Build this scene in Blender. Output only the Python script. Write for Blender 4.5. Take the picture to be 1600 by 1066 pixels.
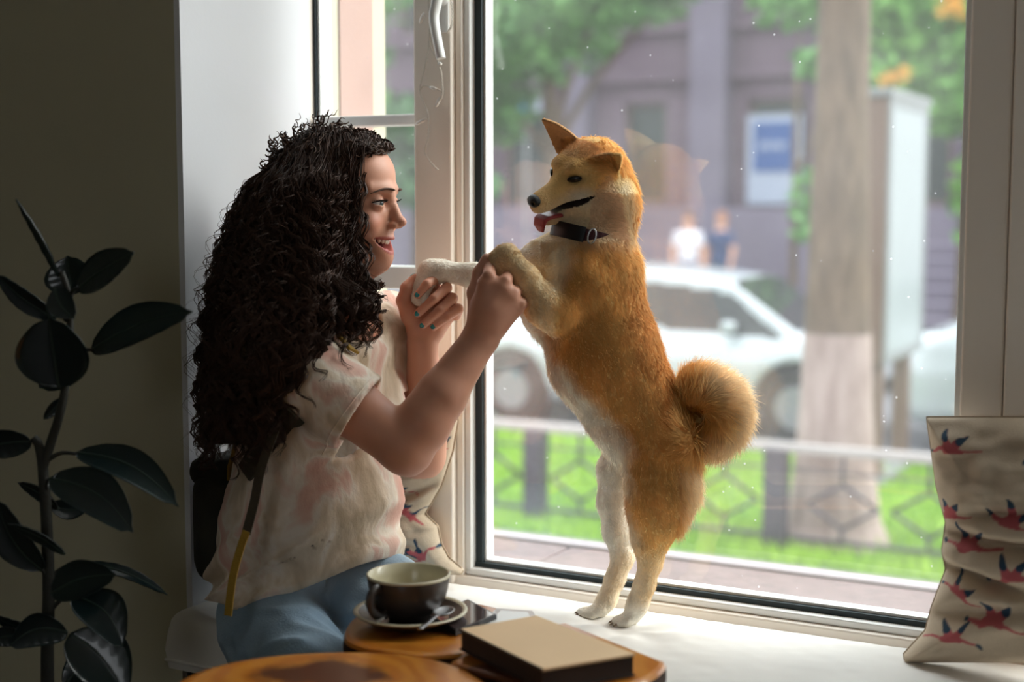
import bpy, bmesh, math, random
import numpy as np
from mathutils import Vector, Matrix

scene = bpy.context.scene
for o in list(bpy.data.objects):
    bpy.data.objects.remove(o)

# ------------------------------------------------------------------ camera
CAM = np.array([1.252, -2.165, 1.2]); YAW = math.radians(28.0); PITCH = math.radians(5.5)
FPX = 50.0 / 36.0 * 1600.0
cam_data = bpy.data.cameras.new('camera')
cam_data.lens = 50.0; cam_data.sensor_width = 36.0; cam_data.sensor_fit = 'HORIZONTAL'
cam_data.clip_start = 0.05; cam_data.clip_end = 500
cam_data.dof.use_dof = True; cam_data.dof.focus_distance = 2.24; cam_data.dof.aperture_fstop = 2.1
cam_ob = bpy.data.objects.new('camera', cam_data)
scene.collection.objects.link(cam_ob)
cam_ob.location = CAM
cam_ob.rotation_euler = (math.pi / 2 - PITCH, 0, YAW)
scene.camera = cam_ob

# ------------------------------------------------------------------ sky (overcast: zenith brighter than horizon)
world = bpy.data.worlds.new('overcast_sky'); scene.world = world
world.use_nodes = True
wn = world.node_tree.nodes; wl = world.node_tree.links
wn.clear()
w_out = wn.new('ShaderNodeOutputWorld'); w_bg = wn.new('ShaderNodeBackground')
w_tc = wn.new('ShaderNodeTexCoord'); w_sep = wn.new('ShaderNodeSeparateXYZ')
w_map = wn.new('ShaderNodeMapRange')
w_map.inputs['From Min'].default_value = 0.0; w_map.inputs['From Max'].default_value = 1.0
w_map.inputs['To Min'].default_value = 1.35; w_map.inputs['To Max'].default_value = 4.6
w_bg.inputs['Color'].default_value = (0.93, 0.97, 1.0, 1)
wl.new(w_tc.outputs['Generated'], w_sep.inputs[0]); wl.new(w_sep.outputs['Z'], w_map.inputs['Value'])
wl.new(w_map.outputs[0], w_bg.inputs['Strength']); wl.new(w_bg.outputs[0], w_out.inputs[0])

# soft sun behind thin cloud, high over the street
sun = bpy.data.lights.new('cloudy_sun_offscreen', 'SUN'); sun.energy = 3.4; sun.angle = math.radians(40); sun.color = (1.0, 0.96, 0.9)
sun_ob = bpy.data.objects.new('cloudy_sun_offscreen', sun); scene.collection.objects.link(sun_ob)
sun_ob.rotation_euler = Vector((-0.78, -0.58, -0.66)).to_track_quat('-Z', 'Y').to_euler()
sun_ob.location = (4, 6, 9)

vs = scene.view_settings
vs.view_transform = 'Standard'; vs.look = 'None'; vs.exposure = 0.35; vs.gamma = 1.0; vs.use_curve_mapping = False
scene.display_settings.display_device = 'sRGB'

# ------------------------------------------------------------------ helpers
RNG = np.random.default_rng(7); random.seed(7)
CY, SY, CP, SP = math.cos(YAW), math.sin(YAW), math.cos(PITCH), math.sin(PITCH)
def rotF(v):
    """vector given as (right, away, up) of the viewer -> world axes"""
    v = np.asarray(v, float)
    return np.stack([v[..., 0] * CY - v[..., 1] * SY, v[..., 0] * SY + v[..., 1] * CY, v[..., 2]], -1)
def F(px, py, d):
    """real place of a point seen at (px, py) that stands d metres away"""
    a = (px - 800.0) / FPX; b = (533.0 - py) / FPX
    k = d / (CP + b * SP)
    return CAM + rotF((a * k, d, (-SP + b * CP) * k))

def hexc(r, g, b):
    def l(c):
        c /= 255.0
        return c / 12.92 if c <= 0.04045 else ((c + 0.055) / 1.055) ** 2.4
    return (l(r), l(g), l(b), 1.0)

def new_mat(name):
    m = bpy.data.materials.new(name); m.use_nodes = True
    nt = m.node_tree; b = nt.nodes['Principled BSDF']
    return m, nt, b
def mat(name, col, rough=0.5, metal=0.0, var=0.0, scale=8.0, bump=0.0, bscale=60.0, spec=0.5, coat=0.0, sss=0.0, attr=None, col2=None, detail=4.0, stretch=None, sheen=0.0, emis=None):
    """procedural principled material: colour varied by noise, fine bump"""
    m, nt, b = new_mat(name); N, L = nt.nodes, nt.links
    b.inputs['Roughness'].default_value = rough; b.inputs['Metallic'].default_value = metal
    b.inputs['Specular IOR Level'].default_value = spec; b.inputs['Coat Weight'].default_value = coat
    b.inputs['Base Color'].default_value = col
    tc = N.new('ShaderNodeTexCoord'); vec = tc.outputs['Object']
    if stretch:
        mp = N.new('ShaderNodeMapping'); mp.inputs['Scale'].default_value = stretch
        L.new(vec, mp.inputs[0]); vec = mp.outputs[0]
    src = None
    if attr:
        a = N.new('ShaderNodeAttribute'); a.attribute_name = attr; src = a.outputs['Color']
    if var > 0 or col2:
        n = N.new('ShaderNodeTexNoise'); n.inputs['Scale'].default_value = scale; n.inputs['Detail'].default_value = detail
        L.new(vec, n.inputs['Vector'])
        mr = N.new('ShaderNodeMapRange'); mr.inputs['From Min'].default_value = .3; mr.inputs['From Max'].default_value = .7
        L.new(n.outputs['Fac'], mr.inputs['Value'])
        mx = N.new('ShaderNodeMix'); mx.data_type = 'RGBA'
        L.new(mr.outputs[0], mx.inputs['Factor'])
        if src:
            mx.blend_type = 'MULTIPLY'; L.new(src, mx.inputs['A'])
            mr.inputs['To Min'].default_value = 0.0; mr.inputs['To Max'].default_value = 1.0
            mx.inputs['B'].default_value = (1 - var, 1 - var, 1 - var, 1)
        else:
            c2 = col2 if col2 else tuple(c * (1 - var) for c in col[:3]) + (1,)
            mx.inputs['A'].default_value = col; mx.inputs['B'].default_value = c2
        src = mx.outputs['Result']
    if src: L.new(src, b.inputs['Base Color'])
    if bump > 0:
        n2 = N.new('ShaderNodeTexNoise'); n2.inputs['Scale'].default_value = bscale; n2.inputs['Detail'].default_value = 5
        L.new(vec, n2.inputs['Vector'])
        bp = N.new('ShaderNodeBump'); bp.inputs['Strength'].default_value = bump; bp.inputs['Distance'].default_value = 0.004
        L.new(n2.outputs['Fac'], bp.inputs['Height']); L.new(bp.outputs[0], b.inputs['Normal'])
    if sss > 0:
        b.inputs['Subsurface Weight'].default_value = sss
        b.inputs['Subsurface Radius'].default_value = (0.012, 0.005, 0.003); b.inputs['Subsurface Scale'].default_value = 1.0
    if sheen > 0:
        b.inputs['Sheen Weight'].default_value = sheen; b.inputs['Sheen Roughness'].default_value = .5
    if emis:
        b.inputs['Emission Color'].default_value = emis[0]; b.inputs['Emission Strength'].default_value = emis[1]
    return m

def tag(o, label=None, cat=None, group=None, kind=None):
    if label: o['label'] = label
    if cat: o['category'] = cat
    if group: o['group'] = group
    if kind: o['kind'] = kind
    return o
def thing(name, loc, label=None, cat=None, group=None, kind=None):
    o = bpy.data.objects.new(name, None); scene.collection.objects.link(o)
    o.location = loc; o.empty_display_size = 0.05
    return tag(o, label, cat, group, kind)
def root_of(o):
    p = np.zeros(3)
    while o is not None:
        p = p + np.array(o.location); o = o.parent
    return p
def mesh_obj(name, v, f, m=None, parent=None, smooth=False, cols=None, origin=None, normals=None):
    """v in world metres; the object's origin is its parent's, or `origin`"""
    v = np.asarray(v, float)
    base = root_of(parent) if parent is not None else np.zeros(3)
    off = np.zeros(3)
    if origin is not None: off = np.asarray(origin, float) - base
    me = bpy.data.meshes.new(name)
    vv = (v - base - off).astype(np.float32)
    if isinstance(f, np.ndarray):
        n, k = f.shape
        me.vertices.add(len(vv)); me.vertices.foreach_set('co', vv.ravel())
        me.loops.add(n * k); me.loops.foreach_set('vertex_index', f.astype(np.int32).ravel())
        me.polygons.add(n); me.polygons.foreach_set('loop_start', np.arange(0, n * k, k, dtype=np.int32))
        me.update(calc_edges=True)
    else:
        me.from_pydata(vv.tolist(), [], f); me.update()
    if smooth: me.polygons.foreach_set('use_smooth', np.ones(len(me.polygons), bool))
    if cols is not None:
        at = me.color_attributes.new('Col', 'FLOAT_COLOR', 'POINT')
        c4 = np.ones((len(vv), 4), np.float32); c4[:, :3] = cols
        at.data.foreach_set('color', c4.ravel())
    if normals is not None:
        me.normals_split_custom_set_from_vertices(normals.tolist())
    o = bpy.data.objects.new(name, me); scene.collection.objects.link(o)
    if m: me.materials.append(m)
    if parent is not None: o.parent = parent
    o.location = off
    return o

class MB:
    """collects boxes, tubes, lathes ... in world space; build() links them as one mesh"""
    def __init__(s): s.v = []; s.f = []
    def add(s, v, f):
        n = len(s.v); s.v += [tuple(map(float, p)) for p in v]; s.f += [tuple(i + n for i in q) for q in f]; return s
    def box(s, a, b, bev=0.0):
        x0, y0, z0 = a; x1, y1, z1 = b
        if bev <= 0:
            v = [(x, y, z) for z in (z0, z1) for y in (y0, y1) for x in (x0, x1)]
            return s.add(v, [(0, 2, 3, 1), (4, 5, 7, 6), (0, 1, 5, 4), (2, 6, 7, 3), (0, 4, 6, 2), (1, 3, 7, 5)])
        bm = bmesh.new(); bmesh.ops.create_cube(bm, size=1)
        for q in bm.verts:
            q.co = Vector(((x0 + x1) / 2 + q.co.x * (x1 - x0), (y0 + y1) / 2 + q.co.y * (y1 - y0), (z0 + z1) / 2 + q.co.z * (z1 - z0)))
        bmesh.ops.bevel(bm, geom=bm.edges[:] , offset=bev, segments=2, profile=.5, affect='EDGES')
        return s.bm(bm)
    def bm(s, bm):
        bm.verts.index_update(); n = len(s.v)
        s.v += [tuple(q.co) for q in bm.verts]; s.f += [tuple(q.index + n for q in fc.verts) for fc in bm.faces]
        bm.free(); return s
    def tube(s, pts, r, n=8, cap=True, flat=1.0):
        pts = np.asarray(pts, float); k = len(pts); r = np.broadcast_to(np.asarray(r, float), (k,))
        t = np.gradient(pts, axis=0); t /= np.linalg.norm(t, axis=1)[:, None] + 1e-12
        up = np.array([0, 0, 1.0]) if abs(t[0][2]) < .9 else np.array([1.0, 0, 0])
        a = np.cross(t[0], up); a /= np.linalg.norm(a); v = []
        for i in range(k):
            a = a - t[i] * a.dot(t[i]); a /= np.linalg.norm(a) + 1e-12; b = np.cross(t[i], a)
            for j in range(n):
                th = 2 * math.pi * j / n
                v.append(pts[i] + r[i] * (math.cos(th) * a + flat * math.sin(th) * b))
        f = [(i * n + j, i * n + (j + 1) % n, (i + 1) * n + (j + 1) % n, (i + 1) * n + j) for i in range(k - 1) for j in range(n)]
        if cap: f += [tuple(range(n - 1, -1, -1)), tuple(range((k - 1) * n, k * n))]
        return s.add(v, f)
    def lathe(s, prof, c, n=32, cap=False):
        k = len(prof); v = []
        for r, z in prof:
            for j in range(n):
                th = 2 * math.pi * j / n; v.append((c[0] + r * math.cos(th), c[1] + r * math.sin(th), c[2] + z))
        f = [(i * n + j, i * n + (j + 1) % n, (i + 1) * n + (j + 1) % n, (i + 1) * n + j) for i in range(k - 1) for j in range(n)]
        if cap: f += [tuple(range(n - 1, -1, -1)), tuple(range((k - 1) * n, k * n))]
        return s.add(v, f)
    def prism(s, poly, h0, h1, axis=2):
        """polygon extruded along an axis (0: poly is y,z; 1: poly is x,z; 2: poly is x,y)"""
        k = len(poly); v = []
        for h in (h0, h1):
            for p, q in poly:
                v.append({0: (h, p, q), 1: (p, h, q), 2: (p, q, h)}[axis])
        f = [tuple(range(k - 1, -1, -1)), tuple(range(k, 2 * k))] + [(i, (i + 1) % k, k + (i + 1) % k, k + i) for i in range(k)]
        return s.add(v, f)
    def build(s, name, m, parent=None, smooth=False, origin=None, fix=True):
        o = mesh_obj(name, np.array(s.v).reshape(-1, 3), s.f, m, parent, smooth, origin=origin)
        if fix:
            bm = bmesh.new(); bm.from_mesh(o.data); bmesh.ops.recalc_face_normals(bm, faces=bm.faces); bm.to_mesh(o.data); bm.free()
        return o
def sharp(o, ang=35):
    o.data.polygons.foreach_set('use_smooth', np.ones(len(o.data.polygons), bool))
    o.data.set_sharp_from_angle(angle=math.radians(ang)); return o
def spline(pts, n):
    """Catmull-Rom through the points"""
    p = np.asarray(pts, float); k = len(p)
    q = np.vstack([2 * p[0] - p[1], p, 2 * p[-1] - p[-2]])
    u = np.linspace(0, k - 1 - 1e-9, n); i = u.astype(int); t = (u - i)[:, None]
    a, b, c, d = q[i], q[i + 1], q[i + 2], q[i + 3]
    return .5 * (2 * b + (c - a) * t + (2 * a - 5 * b + 4 * c - d) * t ** 2 + (3 * b - a - 3 * c + d) * t ** 3)

# ------------------------------------------------------------------ smooth solids (signed distance fields -> mesh)
class Frame:
    def __init__(s, o, ax, sc=0.001):
        s.o = np.asarray(o, float); s.ax = np.asarray(ax, float); s.sc = sc     # rows of ax: local axes in world
    def p(s, q): return s.o + (np.asarray(q, float) * s.sc) @ s.ax
    def inv(s, P): return ((np.asarray(P) - s.o) @ s.ax.T) / s.sc
class SDF:
    def __init__(s): s.ops = []
    def cone(s, a, b, ra, rb, k=0.01, sub=False):
        a = np.asarray(a, np.float32); b = np.asarray(b, np.float32); ba = b - a; l2 = float(ba @ ba) + 1e-12
        def fn(P):
            h = np.clip(((P - a) @ ba) / l2, 0, 1)
            q = P - a - h[:, None] * ba
            return np.sqrt(np.einsum('ij,ij->i', q, q)) - (ra + (rb - ra) * h)
        s.ops.append((fn, (a + b) / 2, math.sqrt(l2) / 2 + max(ra, rb), k, sub)); return s
    def ell(s, c, r, ax=None, k=0.01, sub=False):
        c = np.asarray(c, np.float32); r = np.asarray(r, np.float32)
        A = np.eye(3, dtype=np.float32) if ax is None else np.asarray(ax, np.float32)
        def fn(P):
            q = (P - c) @ A.T
            k0 = np.linalg.norm(q / r, axis=1); k1 = np.linalg.norm(q / (r * r), axis=1) + 1e-9
            return k0 * (k0 - 1) / k1
        s.ops.append((fn, c, float(max(r)), k, sub)); return s
    def fn(s, fn, c, rad, k=0.01, sub=False):
        s.ops.append((fn, np.asarray(c, np.float32), rad, k, sub)); return s
    def chain(s, pts, rs, k=0.01):
        for i in range(len(pts) - 1): s.cone(pts[i], pts[i + 1], rs[i], rs[i + 1], k)
        return s
    def ev(s, P, ops=None):
        P = np.asarray(P, np.float32); d = np.full(len(P), 1.0, np.float32)
        for fn, c, rad, k, sub in (s.ops if ops is None else ops):
            e = fn(P)
            if sub:
                e = -e; h = np.maximum(k - np.abs(d - e), 0) / max(k, 1e-6); d = np.maximum(d, e) + h * h * k * .25
            else:
                h = np.maximum(k - np.abs(d - e), 0) / max(k, 1e-6); d = np.minimum(d, e) - h * h * k * .25
        return d
    def grad(s, P, e=0.002):
        g = np.stack([s.ev(P + np.eye(3)[i] * e) - s.ev(P - np.eye(3)[i] * e) for i in range(3)], 1)
        return g / (np.linalg.norm(g, axis=1)[:, None] + 1e-9)
    def mesh(s, lo, hi, h, post=None, B=16, smooth=2):
        lo = np.asarray(lo, float); hi = np.asarray(hi, float)
        nb = np.maximum(1, np.ceil((hi - lo) / (h * B)).astype(int)); n = nb * B + 1
        D = np.full(n, 1.0, np.float32)
        R = h * B * math.sqrt(3) / 2
        ii = np.stack(np.meshgrid(*[np.arange(k) for k in nb], indexing='ij'), -1).reshape(-1, 3)
        cen = lo + (ii + .5) * h * B
        dc = s.ev(cen)
        g = np.stack(np.meshgrid(*[np.arange(B + 1)] * 3, indexing='ij'), -1).reshape(-1, 3) * h
        C = np.array([o[1] for o in s.ops]); RR = np.array([o[2] + o[3] for o in s.ops])
        for (i, j, k), c, d in zip(ii, cen, dc):
            sl = (slice(i * B, i * B + B + 1), slice(j * B, j * B + B + 1), slice(k * B, k * B + B + 1))
            if abs(d) > 1.7 * R + .012:
                D[sl] = np.where(D[sl] == 1.0, d, D[sl]); continue
            near = np.nonzero(np.linalg.norm(C - c, axis=1) < RR + R + .006)[0]
            P = (c - h * B / 2 + g).astype(np.float32)
            v = s.ev(P, [s.ops[q] for q in near])
            if post is not None: v = post(P, v)
            D[sl] = v.reshape(B + 1, B + 1, B + 1)
        v, f = surface_nets(D, lo, h)
        if len(v) and smooth:
            v = relax(v, f, smooth)
        return v, f
def surface_nets(D, lo, h):
    S = D < 0
    c = [S[a:S.shape[0] - 1 + a, b:S.shape[1] - 1 + b, e:S.shape[2] - 1 + e] for a in (0, 1) for b in (0, 1) for e in (0, 1)]
    cnt = sum(x.astype(np.int8) for x in c)
    cells = np.argwhere((cnt > 0) & (cnt < 8))
    if len(cells) == 0: return np.zeros((0, 3)), np.zeros((0, 4), int)
    cor = np.array([(a, b, e) for a in (0, 1) for b in (0, 1) for e in (0, 1)])
    val = np.stack([D[cells[:, 0] + a, cells[:, 1] + b, cells[:, 2] + e] for a, b, e in cor], 1)
    acc = np.zeros((len(cells), 3)); num = np.zeros(len(cells))
    for i in range(8):
        for j in range(i + 1, 8):
            if np.abs(cor[i] - cor[j]).sum() != 1: continue
            m = (val[:, i] < 0) != (val[:, j] < 0)
            t = val[m, i] / (val[m, i] - val[m, j])
            acc[m] += cor[i] + t[:, None] * (cor[j] - cor[i]); num[m] += 1
    v = lo + (cells + acc / num[:, None]) * h
    idx = np.full(np.array(D.shape) - 1, -1, np.int32)
    idx[tuple(cells.T)] = np.arange(len(cells))
    F_ = []
    for ax in range(3):
        o1, o2 = [(1, 2), (2, 0), (0, 1)][ax]
        sl0 = [slice(None)] * 3; sl1 = [slice(None)] * 3
        sl0[ax] = slice(0, -1); sl1[ax] = slice(1, None)
        ed = np.argwhere(S[tuple(sl0)] != S[tuple(sl1)])
        ok = (ed[:, o1] > 0) & (ed[:, o2] > 0) & (ed[:, o1] < D.shape[o1] - 1) & (ed[:, o2] < D.shape[o2] - 1)
        ed = ed[ok]
        if len(ed) == 0: continue
        q = []
        for a, b in ((1, 1), (0, 1), (0, 0), (1, 0)):
            e = ed.copy(); e[:, o1] -= a; e[:, o2] -= b
            q.append(idx[tuple(e.T)])
        q = np.stack(q, 1)
        flip = ~S[tuple(ed.T)]
        q[flip] = q[flip][:, ::-1]
        F_.append(q)
    f = np.concatenate(F_); f = f[(f >= 0).all(1)]
    return v, f
def relax(v, f, it):
    e = np.concatenate([f[:, [0, 1]], f[:, [1, 2]], f[:, [2, 3]], f[:, [3, 0]]])
    e = np.concatenate([e, e[:, ::-1]])
    n = np.bincount(e[:, 0], minlength=len(v)).astype(float)
    for lam in [.5, -.52] * it:
        a = np.stack([np.bincount(e[:, 0], weights=v[e[:, 1], q], minlength=len(v)) for q in range(3)], 1) / np.maximum(n, 1)[:, None]
        v = v + lam * (a - v)
    return v
def join_meshes(parts):
    V, Q, n = [], [], 0
    for v, f in parts:
        V.append(v); Q.append(f + n); n += len(v)
    return np.concatenate(V), np.concatenate(Q)
def sm(x, a, b):
    t = np.clip((x - a) / (b - a), 0, 1); return t * t * (3 - 2 * t)
def vnoise(P, sc, seed=0):
    """smooth value noise, -1..1"""
    P = np.asarray(P) * sc; i = np.floor(P).astype(np.int64); t = P - i; t = t * t * (3 - 2 * t)
    def hsh(a):
        h = (a[:, 0] * 374761393 + a[:, 1] * 668265263 + a[:, 2] * 2147483647 + seed * 974711) & 0xffffffff
        h = ((h ^ (h >> 13)) * 1274126177) & 0xffffffff
        return ((h ^ (h >> 16)) & 0xffff) / 32767.5 - 1
    r = 0
    for a in (0, 1):
        for b in (0, 1):
            for c in (0, 1):
                w = (t[:, 0] if a else 1 - t[:, 0]) * (t[:, 1] if b else 1 - t[:, 1]) * (t[:, 2] if c else 1 - t[:, 2])
                r = r + w * hsh(i + np.array([a, b, c]))
    return r
# ================================================================== THE ROOM
M = {}
M['wall'] = mat('wall_paint', hexc(196, 190, 164), .85, var=.06, scale=3, bump=.08, bscale=180)
M['reveal'] = mat('reveal_paint', hexc(232, 233, 238), .7, var=.02, scale=5, bump=.04, bscale=150)
M['ceil'] = mat('ceiling_paint', hexc(225, 222, 214), .9, var=.03, scale=2)
M['floor'] = mat('floor_wood', hexc(92, 66, 48), .45, var=.35, scale=4, stretch=(1, 9, 1), bump=.1, bscale=40)
M['pvc'] = mat('window_frame_white', hexc(250, 240, 228), .35, var=.03, scale=6)
M['pvc_white'] = mat('window_bead_white', hexc(240, 240, 238), .3, var=.02, scale=6)
M['gasket'] = mat('gasket_rubber', hexc(14, 34, 40), .55, var=.2, scale=30)
M['pink_ext'] = mat('exterior_plaster_pink', hexc(176, 142, 130), .9, var=.08, scale=9, bump=.2, bscale=90)
M['cushion'] = mat('cushion_fabric', hexc(238, 234, 228), .85, var=.03, scale=7, bump=.05, bscale=400)
M['darkwood'] = mat('bench_dark_wood', hexc(48, 40, 36), .5, var=.3, scale=6, stretch=(1, 1, 8), bump=.1, bscale=60)

def glass_mat():
    m = bpy.data.materials.new('window_glass'); m.use_nodes = True
    N, L = m.node_tree.nodes, m.node_tree.links; N.clear()
    out = N.new('ShaderNodeOutputMaterial'); tr = N.new('ShaderNodeBsdfTransparent'); gl = N.new('ShaderNodeBsdfGlossy')
    gl.inputs['Roughness'].default_value = .012; tr.inputs['Color'].default_value = (.965, .985, .98, 1)
    lw = N.new('ShaderNodeLayerWeight'); lw.inputs['Blend'].default_value = .5
    pw = N.new('ShaderNodeMath'); pw.operation = 'POWER'; pw.inputs[1].default_value = 5; L.new(lw.outputs['Facing'], pw.inputs[0])
    mu = N.new('ShaderNodeMath'); mu.operation = 'MULTIPLY_ADD'; mu.inputs[1].default_value = .9; mu.inputs[2].default_value = .075; L.new(pw.outputs[0], mu.inputs[0])
    mx = N.new('ShaderNodeMixShader'); L.new(mu.outputs[0], mx.inputs[0]); L.new(tr.outputs[0], mx.inputs[1]); L.new(gl.outputs[0], mx.inputs[2])
    # dust film and specks on the pane
    df = N.new('ShaderNodeBsdfTranslucent'); df.inputs['Color'].default_value = (.9, .9, .92, 1)
    tc = N.new('ShaderNodeTexCoord'); n1 = N.new('ShaderNodeTexNoise'); n1.inputs['Scale'].default_value = 3.0; n1.inputs['Detail'].default_value = 6
    L.new(tc.outputs['Object'], n1.inputs['Vector'])
    mr = N.new('ShaderNodeMapRange'); mr.inputs['From Min'].default_value = .35; mr.inputs['From Max'].default_value = .8
    mr.inputs['To Min'].default_value = .02; mr.inputs['To Max'].default_value = .06; L.new(n1.outputs['Fac'], mr.inputs['Value'])
    vo = N.new('ShaderNodeTexVoronoi'); vo.inputs['Scale'].default_value = 26; L.new(tc.outputs['Object'], vo.inputs['Vector'])
    lt = N.new('ShaderNodeMath'); lt.operation = 'LESS_THAN'; lt.inputs[1].default_value = .045; L.new(vo.outputs['Distance'], lt.inputs[0])
    ms = N.new('ShaderNodeMath'); ms.operation = 'MULTIPLY_ADD'; ms.inputs[1].default_value = .25; L.new(lt.outputs[0], ms.inputs[0]); L.new(mr.outputs[0], ms.inputs[2])
    m2 = N.new('ShaderNodeMixShader'); L.new(ms.outputs[0], m2.inputs[0]); L.new(mx.outputs[0], m2.inputs[1]); L.new(df.outputs[0], m2.inputs[2])
    L.new(m2.outputs[0], out.inputs[0]); return m
M['glass'] = glass_mat()

WS0, WS1, WZ0, WZ1 = -.318, 1.65, .53, 2.35          # window opening
TN = -.367                                             # room face of the wall
RS0, RS1, RT0, CEIL = -2.4, 3.2, -4.6, 2.8
def struct(mb, name, m, parent=None, smooth=False):
    o = mb.build(name, m, parent, smooth)
    if parent is None: o['kind'] = 'structure'
    return o
struct(MB().box((RS0, RT0, -.08), (RS1, .3, 0)), 'floor', M['floor'])
struct(MB().box((RS0, RT0, CEIL), (RS1, .25, CEIL + .1)), 'ceiling', M['ceil'])
wl_ = struct(MB().box((RS0, TN, 0), (WS0, .25, CEIL)), 'wall_window_left', M['wall'])
struct(MB().box((WS1, TN, 0), (RS1, .25, CEIL)), 'wall_window_right', M['wall'])
struct(MB().box((WS0, -.03, 0), (WS1, .18, .49)), 'wall_window_below', M['wall'])
struct(MB().box((WS0, TN, WZ1), (WS1, .18, CEIL)), 'wall_window_above', M['wall'])
struct(MB().box((RS0 - .1, RT0, 0), (RS0, .25, CEIL)), 'wall_left', M['wall'])
struct(MB().box((RS1, RT0, 0), (RS1 + .1, .25, CEIL)), 'wall_right', M['wall'])
# unseen wall behind the viewer; its opening is added to let fill light in
w = MB().box((RS0, RT0 - .1, 0), (RS1, RT0, .9)).box((RS0, RT0 - .1, 2.2), (RS1, RT0, CEIL))
w.box((RS0, RT0 - .1, .9), (.8, RT0, 2.2)).box((1.8, RT0 - .1, .9), (RS1, RT0, 2.2))
struct(w, 'wall_back', M['wall'])
struct(MB().box((WS0, TN - .002, .44), (WS0 + .012, -.02, WZ1)).box((WS0 - .0, TN - .002, WZ1 - .012), (WS1, -.02, WZ1)), 'trim_1', M['reveal'])
struct(MB().box((WS1 - .012, TN - .002, .44), (WS1, -.02, WZ1)), 'trim_2', M['reveal'])
struct(MB().box((RS0, TN - .012, 0), (WS0, TN, .07)), 'baseboard_left', M['reveal'])
struct(MB().box((WS0 - .02, .09, .2), (WS0 + .004, .2, CEIL)), 'wall_exterior_return', M['pink_ext'])

# ---- left window: an opening sash with bars
win1 = thing('window_1', (-.19, 0, WZ0), kind='structure')
b = MB().box((WS0 + .012, -.02, WZ0), (-.3135, .05, WZ1), 0)
b.box((-.069, -.045, WZ0), (.006, .045, WZ1), .004)
b.build('frame', M['pvc'], win1)
MB().box((-.3135, -.008, WZ0), (-.3005, .03, WZ1)).build('gasket', M['gasket'], win1)
MB().box((-.3005, -.002, WZ0), (-.296, .03, WZ1)).build('glazing_bead', M['pvc_white'], win1)
MB().box((-.3005, -.018, 1.339), (-.069, .03, 1.358), .004).build('muntin_bar', M['pvc_white'], win1)
MB().box((-.3005, -.03, 1.05), (-.069, .04, 1.089), .004).build('transom', M['pvc_white'], win1)
MB().box((-.3005, -.03, WZ0), (-.069, .04, .58), .004).build('bottom_rail', M['pvc'], win1)
for z0, z1 in ((.58, 1.05), (1.089, 1.339), (1.358, WZ1)):
    MB().box((-.2965, .012, z0), (-.069, .016, z1)).build('pane', M['glass'], win1)
MB().box((-.0695, -.012, WZ0), (-.0665, .02, WZ1)).build('gasket', M['gasket'], win1)

# ---- large fixed window
win2 = thing('window_2', (.45, 0, WZ0), kind='structure')
MB().box((.006, -.03, WZ0), (.019, .05, WZ1), .003).build('mullion', M['pvc'], win2)
MB().box((.019, -.022, .552), (.030, .04, WZ1), .002).build('glazing_bead', M['pvc_white'], win2)
MB().box((.030, -.004, .562), (.0435, .03, WZ1)).build('gasket', M['gasket'], win2)
MB().box((.0435, .004, .571), (.0475, .03, WZ1)).build('glazing_bead', M['pvc_white'], win2)
MB().box((-.006, -.034, .49), (1.636, .05, .546), .004).build('bottom_rail', M['pvc'], win2)
MB().box((.019, -.022, .546), (.862, .04, .5585), .003).build('glazing_bead', M['pvc_white'], win2)
MB().box((.030, -.006, .5585), (.862, .03, .567)).build('gasket', M['gasket'], win2)
MB().box((.0435, .004, .567), (.862, .03, .571)).build('glazing_bead', M['pvc_white'], win2)
MB().box((.853, -.03, .5585), (.862, .04, WZ1), .002).build('glazing_bead', M['pvc_white'], win2)
MB().box((.862, -.036, .54), (.921, .05, WZ1), .003).build('side_frame', M['pvc'], win2)
MB().box((.923, -.04, .54), (1.01, .05, WZ1), .003).build('side_frame', M['pvc'], win2)
added_win = thing('added_window', (1.3, 0, WZ0), kind='structure')  # unseen pane, added to bring more daylight onto the table and seat
MB().box((1.012, -.03, .546), (1.03, .05, WZ1 - .06), .003).box((1.60, -.03, .546), (1.636, .05, WZ1 - .06), .003).build('frame', M['pvc'], added_win)
MB().box((1.03, .012, .546), (1.60, .016, WZ1 - .06)).build('pane', M['glass'], added_win)
MB().box((-.006, -.03, WZ1 - .06), (1.636, .05, WZ1), .003).build('top_rail', M['pvc'], win2)
MB().box((.0435, .012, .567), (.856, .016, WZ1 - .06)).build('pane', M['glass'], win2)

# handle and lock plate on the sash
hd = MB().box((-.020, -.052, 1.49), (.006, -.045, 1.60), .003).build('handle', M['pvc_white'], win1)
sharp(MB().tube([(-.004, -.05, 1.545), (.002, -.085, 1.55)], .011, 12).build('spindle', M['pvc_white'], hd))
h = spline([(.008, -.083, 1.565), (.004, -.087, 1.535), (.001, -.09, 1.51), (.008, -.092, 1.475), (.016, -.092, 1.442)], 24)
sharp(MB().tube(h, np.linspace(.012, .0095, 24), 12, flat=.75).build('lever', M['pvc_white'], hd), 50)

# ---- window seat
BT = -.412
bench = thing('window_bench', (.37, -.21, 0), 'dark wooden window seat base under the white cushion', 'bench')
MB().box((-.312, -.385, .0), (1.62, -.368, .40), .004).build('front_panel', M['darkwood'], bench)
MB().box((-.312, -.392, .40), (1.62, -.04, .437), .004).build('seat_board', M['darkwood'], bench)
MB().box((-.312, -.40, 0), (1.62, -.385, .06), .003).build('plinth', M['darkwood'], bench)
M['metal'] = mat('brushed_steel', hexc(170, 170, 172), .35, metal=1.0)
MB().box((-.304, -.4, .405), (-.294, -.392, .43), .001).build('bracket', M['metal'], bench)

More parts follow.
